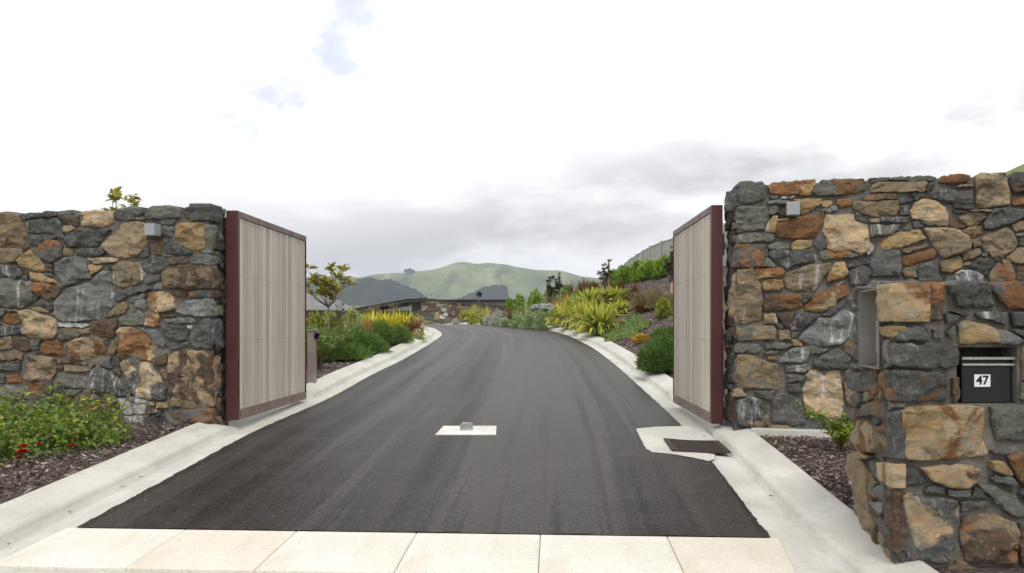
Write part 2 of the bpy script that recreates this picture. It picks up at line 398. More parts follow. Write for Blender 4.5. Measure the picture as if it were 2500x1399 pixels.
# ------------------------------------------------------------------ road, gutters, kerbs
def strip(name, left, right, Ys, n, mat, dz, jag=0.0):
    V = []; 
    for Y in Ys:
        a, c = left(Y), right(Y)
        if jag: a += noise.noise((Y*7, 0, 0))*jag+noise.noise((Y*31, 0, 0))*jag*.5; c += noise.noise((Y*7, 9, 0))*jag+noise.noise((Y*31, 9, 0))*jag*.5
        for i in range(n+1): V.append((a+(c-a)*i/n, Y, float(g(Y))+dz))
    V = np.array(V); k = n+1; ii = np.arange(len(Ys)*k).reshape(-1, k)
    f = np.stack([ii[:-1, :-1], ii[:-1, 1:], ii[1:, 1:], ii[1:, :-1]], -1).reshape(-1, 4)
    return obj(name, V, f, mat, kind='structure')
PL, PR = Vector((-2.47, 4.663)), Vector((1.40, 4.467))        # far edge of the row of pavers
def paveY(x): return PL.y+(x-PL.x)/(PR.x-PL.x)*(PR.y-PL.y)
def inpoly1(P, x, y):
    c = False
    for i in range(len(P)):
        a, b_ = P[i-1], P[i]
        if (a.y > y) != (b_.y > y) and x < (b_.x-a.x)*(y-a.y)/(b_.y-a.y)+a.x: c = not c
    return c
S_ = [solve(px, py, lambda x, y: float(g(y))+.015) for px, py in ((1552,1047),(1600,1042),(1665,1041),(1700,1041),(1730,1126),(1690,1118),(1640,1109),(1591,1104),(1578,1096),(1573,1090))]
SUMP = [S_[0], S_[1], S_[2]]+[Vector((float(Xr(8.2))+.19, 8.2, 0)), Vector((float(Xr(7.4))+.19, 7.4, 0)), Vector((float(Xr(6.55))+.03, 6.55, 0))]+S_[4:]
Ys = np.concatenate([np.arange(4.2, 14, .035), np.arange(14, 58, .15)])
V = []; k = 49; rows = []
for Y in Ys:
    a = float(Xl(Y))+noise.noise((Y*6, 0, 0))*.012+noise.noise((Y*27, 0, 0))*.010; c = float(Xr(Y))+noise.noise((Y*6, 9, 0))*.014+noise.noise((Y*27, 9, 0))*.012
    for i in range(k):
        x = a+(c-a)*i/(k-1); y = max(Y, paveY(x)); camber = .02*(1-(2*i/(k-1)-1)**2)*sstep(9, 16, Y)
        V.append((x, y, float(g(y))+.012+float(camber)))
ii = np.arange(len(V)).reshape(-1, k); f = np.stack([ii[:-1, :-1], ii[:-1, 1:], ii[1:, 1:], ii[1:, :-1]], -1).reshape(-1, 4)
keep = (np.array(V)[f][:, :, 1].max(1)-np.array(V)[f][:, :, 1].min(1)) > 1e-5
dw = obj('driveway', np.array(V), f[keep], M['asphalt'], kind='structure')
uvl = dw.data.uv_layers.new(name='along'); li = np.zeros(len(dw.data.loops), np.int32); dw.data.loops.foreach_get('vertex_index', li)
UVs = np.array([((i % k)/(k-1)*4.2, V[i][1]) for i in range(len(V))], np.float32); uvl.data.foreach_set('uv', UVs[li].ravel())
def hfac(Y): return float(1-.94*sstep(7.75, 8.25, Y)*(1-sstep(10.45, 10.85, Y)))
PROF = [(-.10,-.010),(.0,.004),(.10,-.004),(.185,-.010),(.214,-.010),(.226,.044),(.236,.060),(.256,.070),(.40,.102),(.465,.116),(.487,.112),(.499,.088),(.50,-.15),(-.10,-.15)]
def kerb(name, fx, sgn, label):
    Yk = np.concatenate([np.arange(2.0, 14, .08), np.arange(14, 56, .25)]); V = []
    for Y in Yk:
        X = float(fx(Y)); s = float(fx(Y+.2)-fx(Y-.2))/.4; nn = Vector((1, -s)).normalized()*sgn; hf = hfac(Y)
        for (u, h) in PROF:
            wob = noise.noise((Y*1.5, u*4, sgn))*.0025 if h > .01 else 0
            hh = h*hf if h > 0 else h
            V.append((X+nn.x*u, Y+nn.y*u, float(g(Y))+hh+wob*hf))
    k = len(PROF); ii = np.arange(len(V)).reshape(-1, k); jj = np.roll(ii, -1, 1)
    f = np.stack([ii[:-1], jj[:-1], jj[1:], ii[1:]], -1).reshape(-1, 4)
    if sgn < 0: f = f[:, ::-1]
    o = obj(name, np.array(V), f, M['concrete'], kind='structure')
    return o
kerb('kerb', Xl, -1, ''); kerb('kerb', Xr, 1, '')
# apron under the gate swing, beside the flattened kerbs
def apron(name, fx, sgn):
    Yk = np.arange(7.7, 10.9, .15)
    V = []
    for Y in Yk:
        for i in range(5):
            u = .47+.55*i/4; V.append((float(fx(Y))+sgn*u, Y, float(g(Y))+.0085+.004*noise.noise((Y, u*3, 0))+(.02 if i else 0)))
    ii = np.arange(len(V)).reshape(-1, 5); f = np.stack([ii[:-1, :-1], ii[:-1, 1:], ii[1:, 1:], ii[1:, :-1]], -1).reshape(-1, 4)
    obj(name, np.array(V), f, M['concrete_dull'], kind='structure')
apron('gate_apron', Xl, -1); apron('gate_apron', Xr, 1)
# pavers, each its own
pv = bpy.data.objects.new('pavement', None); link(pv); pv['kind'] = 'structure'
e = (PR-PL).normalized(); nn = Vector((-e.y, e.x))
bx = [-2.47, -1.795, -1.178, -.518, .154, .83, 1.42]
for r in range(1):
    for i in range(6):
        x0, x1 = bx[i]+.0015, bx[i+1]-.0015
        a0 = Vector((x0, paveY(x0))); a1 = Vector((x1, paveY(x1)))
        c0 = a0-nn*.655; c1 = a1-nn*.655
        if i == 0: c0 = c0+Vector((.0, 0)); 
        if i == 5: c1 = c1+Vector((-.08, 0))
        top = [Vector((p.x, p.y, float(g(p.y))+.010)) for p in (a0-nn*.006, a1-nn*.006, c1, c0)]
        cen = sum(top, Vector())/4
        ins = [p+(cen-p).normalized()*.006+Vector((0, 0, 0)) for p in top]; rim = [p-Vector((0, 0, .004)) for p in top]; bot = [p-Vector((0, 0, .06)) for p in top]
        v = ins+rim+bot; f = [(0,3,2,1)]+[(j, (j+1) % 4, 4+(j+1) % 4, 4+j) for j in range(4)]+[(4+j, 4+(j+1) % 4, 8+(j+1) % 4, 8+j) for j in range(4)]
        obj('paver', v, f, M['paver_b'] if i in (1, 5) else M['paver_a'], pv, cen)
strip('footpath', lambda y: -6, lambda y: 6, np.arange(-3, 4.07, .2), 8, M['concrete_dull'], -.008)
# ------------------------------------------------------------------ drystone walls
# outlines of the stones one can tell apart, read off each wall face
TILES = {
 'A': (0,440,4.3733), 'B': (280,440,4.3733), 'C': (0,740,4.3733), 'D': (280,740,4.3733),
 'E': (1750,400,4.371), 'F': (2120,400,4.371), 'H': (1750,700,3.887), 'I': (2060,660,3.682),
 'J': (2060,1000,3.507), 'P': (0,0,1.0)}
LEFT = {
'A': '''K -150,350 150,340 190,380 250,540 290,650 230,690 -150,700;G 205,355 590,330 610,375 500,395 380,400 240,425 205,390
N 275,445 305,440 300,550 280,545;G 330,430 540,398 600,400 655,460 660,540 685,620 640,620 540,580 380,565 305,560
BN 625,335 790,320 830,370 825,485 780,490 690,450 640,390;T 845,335 1000,315 1160,325 1205,400 1200,450 1080,495 860,485 840,400
T 670,490 740,480 800,520 700,560 670,550;G 700,590 820,530 870,530 1060,545 1115,600 1010,710 700,715
G 1080,520 1150,510 1175,530 1120,575 1070,545;G 1215,340 1260,300 1540,290 1530,350 1440,420 1260,430 1220,400
G 300,580 440,575 440,640 400,695 310,690;G 455,590 510,580 600,610 500,640 465,640
K -150,740 100,730 230,735 240,790 150,870 50,885 -150,885;B 0,705 150,695 300,700 290,735 100,725 0,725
OG 400,690 480,650 530,635 610,650 660,710 655,820 600,870 540,880 430,840 400,770;K 665,745 690,725 770,730 770,800 670,805
Gw 810,740 1000,725 1090,735 1120,780 1060,805 860,815 805,800;T 1090,670 1180,530 1300,450 1400,440 1545,460 1580,560 1570,680 1465,800 1325,830 1190,805 1085,700
Tw 940,835 1190,825 1260,840 1250,870 1010,895;Y 185,860 240,800 330,740 400,810 490,920 480,970 400,975 220,920
N 345,740 365,735 470,890 450,895;H 570,880 760,815 860,825 920,920 970,1050 850,1070 690,1135 640,1060 570,990
Gw 0,900 140,890 220,960 235,1050 60,1040 -150,1020 -150,900;G 480,895 560,895 560,925 490,925;B 490,940 560,940 565,975 480,980
Y 940,905 1090,915 1070,960 960,1020;G 1140,905 1210,905 1200,950 1150,950;Y 315,985 380,975 440,1000 560,1050 600,1100 440,1085 330,1050
N 465,995 540,990 570,1040 480,1015;B 245,980 290,980 285,1010 250,1005;G 240,1020 295,1020 290,1065 240,1060
BO 335,1095 440,1095 580,1125 650,1165 600,1240 540,1275 440,1250 350,1170;K 600,1100 645,1095 665,1150 610,1140
Nw -150,1045 100,1045 310,1080 340,1150 350,1290 230,1365 -150,1330
Hw 600,1260 740,1150 950,1090 1100,965 1170,980 1220,1200 1190,1372 1090,1492 700,1507 610,1462 595,1312
G 350,1200 410,1240 370,1300 350,1290;Gw 340,1350 430,1265 500,1290 570,1370 540,1390 430,1335;K 345,1365 430,1350 525,1398 510,1417 400,1404''',
'B': '''Kw -30,940 60,870 270,880 300,960 400,1010 220,1110 20,1165 -30,1090;Gw 290,870 400,808 545,830 580,905 480,985 400,1000 300,950
N 325,320 400,280 550,270 700,285 700,400 560,400 400,420 330,405;N 225,410 310,375 320,420 260,425
G 720,310 850,260 950,250 1050,255 1115,300 1115,410 1000,430 860,425 760,400;N 1120,310 1180,305 1180,390 1130,380
G 350,430 560,410 640,415 620,470 580,480 350,465;Y 640,480 700,455 900,455 1005,490 1015,700 900,755 800,745 640,650
B 365,510 400,490 500,600 480,640 375,610;K 385,720 440,670 490,710 490,790 390,795;G 525,650 600,630 690,710 715,790 600,790 525,760
G 700,690 790,730 820,780 730,795;N 1025,480 1075,500 1075,790 1035,790;G 1085,400 1180,400 1180,740 1090,745;K 1060,755 1120,770 1120,800 1070,800;N 500,790 680,800 600,815 520,815
B 570,840 640,810 780,830 800,860 740,890 600,900;H 800,850 900,795 1100,810 1120,880 1060,905 820,885
KB 500,990 580,920 800,905 1080,915 1135,980 1130,1120 1080,1150 780,1165 560,1150 510,1060;N 330,1090 490,1020 480,1060 360,1115
H 415,1135 470,1095 505,1110 500,1165 420,1160;G -40,1240 190,1140 380,1130 390,1160 170,1230 20,1300
H 130,1290 310,1205 325,1250 160,1305;H 220,1290 310,1265 340,1350 320,1380 230,1350
TO 345,1195 560,1195 640,1255 645,1365 560,1395 450,1415 360,1375;B 600,1195 760,1195 760,1245 680,1240
GO 785,1195 1000,1165 1130,1190 1145,1250 800,1255;G 1105,1270 1150,1280 1150,1320 1100,1315
H 640,1390 700,1310 850,1270 1050,1265 1100,1340 1110,1400 1090,1447 900,1452 700,1422;K 1110,1340 1165,1340 1165,1440 1115,1440
K -105,1470 -30,1370 100,1300 135,1350 100,1420 20,1440''',
'C': '''N -100,60 50,60 40,110 0,160 -100,160;K 60,60 210,80 200,95 80,85;O 25,150 80,105 190,115 205,210 60,230 20,200
Gw -100,260 60,245 230,245 260,330 100,345 -100,355;T 220,90 300,75 530,150 590,180 600,320 560,380 440,380 280,360 270,290 240,200
W 615,205 700,205 960,225 880,265 640,250;NK 610,290 690,270 790,275 860,330 780,385 620,390;K 805,280 950,275 950,320 880,335
B 970,200 1230,165 1250,190 1210,360 1160,375 965,340;K 20,370 110,360 120,430 60,430;K -100,400 20,400 125,465 100,490 0,505 -100,500
B 140,355 310,380 320,500 250,520 150,480 120,430;N 330,390 430,395 400,445 330,450;G 335,460 430,455 420,495 340,495;N 345,510 430,500 430,530 360,540
O 440,440 500,395 640,415 680,450 680,570 480,560 440,500;TO 715,440 830,380 1000,370 1080,390 1155,540 1110,625 900,610 740,580
G 1090,400 1130,385 1170,410 1150,470;K -100,540 30,540 60,610 -100,625;K 75,520 150,505 230,530 225,605 90,605
Gw -100,650 100,645 210,650 205,720 50,725 -100,735;B 80,615 210,620 200,640 90,640
KG 265,540 450,570 590,590 590,740 540,840 420,820 230,830 240,700;GO 265,850 400,830 540,850 530,990 440,1010 380,1050 330,980 290,900
G 430,1030 520,995 560,1060 420,1060;O 50,770 200,755 215,850 80,855;N -100,770 30,760 40,860 -100,870;KB 610,595 920,640 900,665 620,640
K 685,665 840,680 950,715 860,735 690,730;B 600,665 670,665 665,705 600,700;Nw 620,745 900,790 920,920 700,900 610,890
G 570,910 680,910 680,965 570,965;NK 690,920 860,935 800,980 700,970;B 590,980 760,990 750,1080 590,1040;K 935,645 1010,655 960,690
Gw 940,870 960,740 1030,670 1200,740 1330,860 1400,960 1350,990 1200,980 990,940;G 1200,575 1265,580 1270,670 1200,660;B 1190,700 1280,720 1280,780 1230,750
N -100,880 60,875 250,920 330,1020 350,1120 330,1250 -100,1250;G 360,1080 650,1090 640,1250 400,1250
Bw 790,1080 840,970 970,950 1080,1020 1250,1110 1250,1290 1100,1320 800,1300 740,1200;N 1090,985 1250,1000 1260,1060 1180,1060''',
'D': '''N 40,180 130,80 250,60 320,150 320,230 200,240 50,235;TO 330,170 370,105 470,120 470,245 330,240;B 490,115 640,120 640,145 500,145
H 520,180 640,165 850,160 870,205 700,215 540,205;OT 15,310 60,265 180,262 300,300 400,410 515,490 370,620 290,610 200,580 80,585 40,520 50,400 30,345
H 240,265 440,285 500,350 535,430 520,475 430,420 330,310;GN 490,260 600,240 680,235 780,290 780,390 680,410 590,390 520,310
W 780,240 830,240 825,275 790,270;G 540,440 790,405 810,465 600,500 540,470;G 830,450 860,310 960,170 1015,180 1020,420 1010,480 850,480
H 1028,180 1170,170 1170,470 1110,470 1070,420 1028,410;TB 585,525 700,508 1015,512 1110,575 1115,1000 1080,1095 1018,1100 800,1130 600,1100 580,950 575,700
B 400,620 545,535 550,650 450,670;K 480,710 545,715 560,810 530,800;GTw 60,650 120,605 360,640 480,790 550,900 540,1020 500,1035 250,1020 170,930 90,740
W 30,1010 200,1005 350,1040 340,1150 280,1195 100,1195 50,1090;Y 360,1050 425,1050 420,1095 360,1095;Y 435,1055 550,1060 560,1120 450,1120
Bw 350,1135 510,1140 480,1170 360,1180;W 95,1215 290,1210 312,1345 160,1365 80,1320;G 320,1240 500,1170 600,1300 730,1340 700,1420 330,1420
W 60,1375 310,1370 310,1430 60,1430;N 305,1220 330,1195 380,1195 320,1235;NO 540,1150 640,1145 1000,1130 1090,1130 1120,1180 1060,1260 900,1290 720,1275 600,1210
N 1115,640 1150,655 1150,720 1120,720;K 1125,730 1160,730 1160,920 1130,920;G 1110,490 1165,490 1165,610 1115,600'''}
RIGHT = {
'E': '''N 228,210 260,190 480,190 510,230 510,370 400,410 310,430 250,410 230,340;G 100,380 120,310 210,215 222,345 215,440 180,505 105,505
OB 550,240 600,200 900,180 870,330 700,325 570,310;YO 905,175 1045,165 1050,220 1000,330 900,330 875,300;NO 1060,230 1130,165 1560,155 1600,210 1590,270 1520,310 1090,340 1010,300
H 530,400 640,390 780,395 780,430 560,430;H 570,340 650,340 640,370 580,370;W 690,345 840,340 790,370 690,370
N 200,470 280,455 530,470 550,580 500,700 340,710 240,700 200,600;B 105,520 155,515 160,600 120,710 105,700;G 165,530 195,500 200,620 170,620
N 560,470 640,440 660,500 600,545 550,530;Y 820,380 1110,370 1115,430 920,540 870,500;Y 1130,400 1220,395 1225,430 1170,465 1130,450;O 1290,380 1430,365 1445,440 1330,460 1290,430
YOw 540,620 600,560 650,560 625,730 520,705;Y 640,585 780,580 750,605 640,610;O 640,640 760,610 980,545 1080,560 1140,500 1130,600 1060,770 900,790 660,780 635,700
T 1150,610 1180,540 1300,530 1430,495 1470,520 1480,600 1610,640 1625,900 1540,975 1430,915 1250,930 1180,900 1180,800 1135,720;G 1480,515 1530,530 1590,600 1605,628 1495,595
G 1040,860 1110,800 1175,820 1170,890 1080,920;NO 1110,930 1180,920 1250,950 1400,925 1520,985 1400,1000 1250,1010 1130,1030 1100,990
NY 165,770 350,740 560,745 630,760 620,820 220,850 175,830;B 150,740 200,705 240,715 170,755;N 550,880 640,840 770,850 770,910 570,915;Y 800,850 880,810 1010,820 1000,880 900,925 800,910
OG 145,1000 165,890 220,860 470,855 515,870 500,1090 470,1100 225,1097 170,1115;G 515,920 545,910 550,970 515,1000;Nw 515,1010 560,1000 625,1085 600,1100 515,1090
Gw 560,940 600,920 1000,920 1060,980 1050,1030 870,1070 740,1120 680,1080 560,980;Y 210,1130 330,1120 320,1140 230,1155
YO 410,1120 700,1110 720,1150 700,1200 440,1230 410,1190;Kw 740,1170 990,1080 1215,1060 1220,1120 1100,1260 1050,1360 780,1350 730,1310;YO 1190,1200 1260,1060 1360,1050 1400,1160 1380,1190 1180,1265
YO 490,1270 560,1235 690,1240 705,1310 660,1350 500,1350;Gw 1370,1080 1490,1040 1630,1000 1640,1060 1500,1090 1400,1110;Gw 1410,1150 1560,1090 1650,1130 1600,1290 1430,1290''',
'P': '''Kw 1798,668 1838,655 1843,676 1857,695 1862,730 1859,782 1800,791 1797,740;T 1776,740 1783,700 1795,668 1795,790 1788,788 1778,765
TO 1961,748 1989,723 2028,702 2063,684 2070,718 2041,736 2038,749 2007,760 1969,759
B 1776,800 1793,800 1793,850 1776,850;G 1778,860 1795,860 1795,935 1778,935;B 1776,960 1795,950 1795,1030 1778,1030''',
'H': '''OB 440,80 570,65 800,70 800,200 700,215 450,230;N 815,70 905,70 905,100 840,150 815,140;G 1000,270 1230,110 1230,160 1120,250 1060,280
Yw 450,260 550,255 575,350 455,350;B 570,260 750,240 720,340 700,400 640,370;Gw 710,360 770,260 850,245 985,270 900,340 770,420 710,410
G 565,360 610,350 635,385 600,400;G 710,430 780,430 750,480 715,490;Hw 780,500 860,400 960,300 1080,290 1190,190 1310,270 1260,470 1180,540 1050,560 860,545
KN 185,375 540,370 560,420 550,500 260,515 190,500;K 590,420 690,415 705,500 600,505;N 140,560 180,540 400,545 420,590 380,630 140,620
N 440,540 700,540 715,560 640,590 480,595;N 450,615 590,610 560,640 470,640;O 490,665 560,660 565,690 490,690
Hw 580,690 720,590 850,575 885,620 860,710 800,725 590,720;N 895,590 1060,590 1000,630 900,635;G 920,700 1080,610 1150,585 1270,680 1230,780 1000,780 925,750
Hw 650,750 860,735 875,780 830,815 660,800;G 660,830 840,840 830,890 680,905;G 660,925 780,920 810,980 790,1005 690,1000
KN 140,770 200,650 310,650 580,740 600,960 560,985 230,960 205,930 150,860;Tw 840,850 880,800 1060,795 1180,800 1190,1000 1210,1130 1170,1250 1050,1240 850,1190 820,1000
G 520,1060 600,1020 750,1010 800,1100 845,1290 800,1310 530,1290;N 360,990 555,990 520,1070 430,1060;T 150,975 210,965 285,1035 150,1045
GYw 185,1080 300,1045 400,1070 490,1180 490,1320 250,1330 190,1290;N 1190,1120 1300,1240 1190,1250''',
'F': '''N 20,150 300,140 640,125 720,150 700,175 640,185 180,175 40,205;K 30,290 60,212 200,183 330,193 600,186 630,212 590,300 40,305;G 610,300 650,205 720,190 700,240
OK 760,180 800,125 1000,110 1080,130 1060,190 900,210 780,195;K 950,235 1120,210 1110,240 960,250;Gw 670,310 760,270 1100,265 1130,300 1125,430 860,410 680,360
TK 1150,130 1200,100 1460,95 1480,150 1520,400 1500,430 1180,465 1150,380;BG 1510,150 1560,90 1760,90 1760,310 1560,315 1530,250;OK 1540,360 1760,350 1760,450 1550,440
K -165,430 -130,395 60,400 320,392 330,480 290,545 60,560 -20,540 -160,475;BO -60,380 60,330 290,325 300,370 100,388 0,392;G 330,370 490,365 450,400 340,430;Gw 340,450 430,440 440,540 340,540
T 470,480 500,420 580,375 700,390 830,470 860,640 830,660 640,620 560,590 480,590 455,510;G 475,620 530,600 600,670 490,680;G 560,615 700,640 840,668 640,658
G 910,430 1120,440 1110,480 930,470;G 900,495 1060,495 1040,520 940,525;K 1080,495 1230,485 1320,490 1300,515 1090,505
KB 960,570 1060,540 1180,530 1260,570 1180,640 1080,665 1000,620;B 880,600 950,590 1050,660 1000,685 880,670;G 1230,640 1290,560 1350,480 1500,470 1660,490 1760,560 1600,600 1450,650 1300,700 1240,690
T 10,590 120,585 120,625 40,625;Gw 130,570 450,560 430,610 380,630 130,620;Nw 20,650 340,650 310,710 180,760 20,780;N 370,700 430,640 470,695 420,705
YO 105,810 340,730 540,700 610,800 500,840 370,880 160,915 100,870;K 360,910 650,860 640,880 420,950 370,940;O 370,1000 700,900 735,960 700,1010 400,1095 365,1060
KT 600,700 640,680 950,690 1080,790 1080,890 1040,930 810,1005 770,980 680,830;KO 1000,715 1150,660 1220,665 1235,740 1130,790 1040,740;K 1100,810 1180,795 1200,875 1130,890
K 1210,800 1280,740 1470,685 1540,730 1590,850 1540,920 1430,990 1330,995 1220,880;KY 1540,650 1650,610 1760,610 1760,700 1580,720;K 1570,750 1760,725 1760,750 1590,770;G 1610,810 1760,760 1760,875 1620,875
K 1010,960 1180,900 1195,960 1140,1000 1020,1030;H 1210,955 1265,950 1260,990 1210,985;K 1480,1000 1600,900 1760,885 1760,1050 1620,1060 1560,1050
G 30,1000 180,935 345,925 345,1210 200,1190 50,1200 20,1080;W 0,830 60,880 50,930 0,970 -40,900;KO 390,1120 480,1105 520,1210 400,1205 370,1150
G 530,1130 560,1070 700,1040 790,1260 540,1260;KY 770,1050 970,980 1000,1030 1000,1100 880,1160 790,1150;K 1020,1060 1120,1040 1080,1085 1020,1080
KG 1085,1100 1190,1000 1350,1030 1320,1110 1290,1200 1180,1160;G 1345,1015 1380,990 1410,1020 1380,1035;KO 1300,1160 1400,1060 1450,1100 1425,1030 1500,1030 1570,1180 1560,1280 1290,1280
B 1590,1110 1760,1070 1760,1290 1580,1290;W 930,1170 1000,1135 1150,1150 1225,1190 1210,1280 950,1280;G 830,1210 920,1190 920,1280 830,1280'''}
PIER = {
'I': '''G 325,110 378,105 385,130 380,250 325,250;N 325,265 375,265 380,470 330,465;TO 390,115 530,110 535,455 400,460;GO 542,115 600,118 720,95 905,110 910,440 800,470 600,460 542,440
GO 945,130 1000,95 1290,100 1330,200 1370,320 1280,335 1030,320 1000,220 950,200;GO 1320,115 1620,105 1700,110 1700,360 1500,350 1400,250
G 950,365 1100,360 1140,410 1060,405;G 920,385 1040,412 1010,450 930,480;Gw 1190,380 1300,370 1480,375 1495,440 1460,490 1370,465 1220,430;GY 1510,380 1700,370 1700,520 1530,500
Y 335,505 455,500 440,595 350,595;G 480,535 500,505 710,510 760,600 750,635 470,625 460,590;G 735,520 780,515 800,600 770,600;Gw 810,525 900,525 905,610 820,610;N 930,560 1000,490 1010,580 960,610
HY 1030,480 1100,445 1200,470 1400,530 1540,560 1640,640 1540,670 1300,650 1060,660 1050,600;BG 1500,530 1700,540 1700,660 1640,620
H 340,625 395,620 388,800 360,810 338,720;GT 402,800 430,690 460,650 1060,675 1055,850 960,890 640,880 440,850;N 340,830 405,830 420,870 350,885
GO 305,930 440,900 600,900 900,930 940,960 940,1180 800,1175 500,1195 420,1160 330,1080;B 980,970 1040,960 1050,1150 1010,1195 980,1100
G 65,910 220,905 230,1080 200,1095 50,1060 40,980;Ow 230,1035 290,1020 300,1100 250,1120;N 60,1120 150,1100 155,1180 90,1240 58,1190
GO 260,1180 390,1190 385,1330 330,1340 270,1290;N 160,1200 250,1200 260,1300 170,1310
GO 60,160 170,150 175,370 70,360 55,260;Gw 60,430 180,420 175,530 70,540;G 55,560 180,560 180,660 60,665;GO 55,690 160,690 165,810 80,810;N 70,840 180,840 180,890 70,890''',
'P': '''TYO 2200,998 2235,991 2405,992 2411,1040 2414,1113 2305,1122 2215,1123 2198,1100;G 2169,1012 2196,1000 2195,1121 2176,1119 2172,1060;N 2420,992 2520,988 2520,1077 2437,1077 2428,1040''',
'J': '''OT 60,130 80,90 180,85 260,150 285,330 250,370 100,320 65,290;GO 265,140 330,130 365,200 300,190;GK 290,240 365,240 368,330 300,290;G 290,350 380,350 380,420 290,420
K 70,380 130,345 240,410 185,430 215,560 212,830 255,980 240,1080 130,1030 50,930 35,600 40,430;G 195,450 220,425 295,450 295,600 250,580
T 305,460 342,450 342,620 310,600;T 352,470 380,455 478,490 470,670 400,670 355,620;G 487,510 610,500 720,610 700,640 485,680
TB 660,500 850,470 1100,480 1190,520 1160,620 1080,680 1000,680 760,620;H 245,670 320,650 328,780 290,760;H 250,790 328,800 320,880 290,900;G 270,930 335,930 335,1010 300,1010;Kw 285,1040 325,1060 325,1180 275,1130
G 700,700 730,660 870,670 865,730 700,710;G 890,690 1085,690 1080,760 900,740;G 338,740 350,690 392,690 385,1210 345,1190 340,900
B 400,700 478,715 490,1200 500,1300 400,1190;TG 490,730 560,720 960,775 995,840 940,1320 540,1310 500,1100;G 1005,790 1230,780 1260,810 1010,880
KBO 1005,1060 1030,920 1300,900 1480,970 1500,1050 1500,1330 1070,1320 1015,1150;B 1515,980 1600,990 1600,1340 1530,1340
N 1270,350 1400,325 1450,350 1400,385 1290,380;Y 1255,440 1350,440 1450,560 1400,570 1280,520;G 1260,590 1300,560 1450,580 1480,655 1300,625
N 1160,640 1300,650 1500,740 1530,800 1600,900 1520,940 1400,880 1200,700;BO 1400,400 1600,340 1600,680 1510,620 1450,500'''}

def parse(d):
    res = []
    for tile, txt in d.items():
        ox, oy, s = TILES[tile]
        for it in txt.replace('\n', ';').split(';'):
            w = it.split()
            if not w: continue
            res.append((w[0], [(ox+float(p.split(',')[0])/s, oy+float(p.split(',')[1])/s) for p in w[1:]]))
    return res
def clip(poly, axis, val, keep_less):
    out_ = []
    for i in range(len(poly)):
        a, b_ = poly[i], poly[(i+1) % len(poly)]
        ina = (a[axis] <= val) == keep_less; inb = (b_[axis] <= val) == keep_less
        if ina: out_.append(a)
        if ina != inb:
            t_ = (val-a[axis])/(b_[axis]-a[axis]); out_.append((a[0]+(b_[0]-a[0])*t_, a[1]+(b_[1]-a[1])*t_))
    return out_
class Face:
    def __init__(s, P0, P1, n_out, L, zb, zt):
        s.P0 = Vector(P0); s.d = (Vector(P1)-s.P0).normalized(); s.n = Vector(n_out).normalized(); s.L = L; s.zb = zb; s.zt = zt
    def unproject(s, px, py):
        r = Vector(((px-CX)/F, 1.0))
        den = r.x*s.d.y-r.y*s.d.x
        t_ = (s.P0.x*s.d.y-s.P0.y*s.d.x)/den
        p = r*t_; return ((p-s.P0).dot(s.d), (HZ-py)/F*t_)
    def world(s, u, v, w): p = s.P0+s.d*u+s.n*w; return Vector((p.x, p.y, v))
def area(P): return abs(sum(P[i][0]*P[(i+1) % len(P)][1]-P[(i+1) % len(P)][0]*P[i][1] for i in range(len(P))))/2
def inpoly(P, X, Y):
    c = np.zeros(X.shape, bool); n = len(P)
    for i in range(n):
        x1, y1 = P[i]; x2, y2 = P[(i+1) % n]
        if y1 == y2: continue
        k = ((y1 > Y) != (y2 > Y)) & (X < (x2-x1)*(Y-y1)/(y2-y1)+x1); c ^= k
    return c
RES = .0125
def grow(P, d_):
    cx = sum(p[0] for p in P)/len(P); cy = sum(p[1] for p in P)/len(P); o_ = []
    for x, y in P:
        r = math.hypot(x-cx, y-cy) or 1; o_.append((x+(x-cx)/r*d_, y+(y-cy)/r*d_))
    return o_
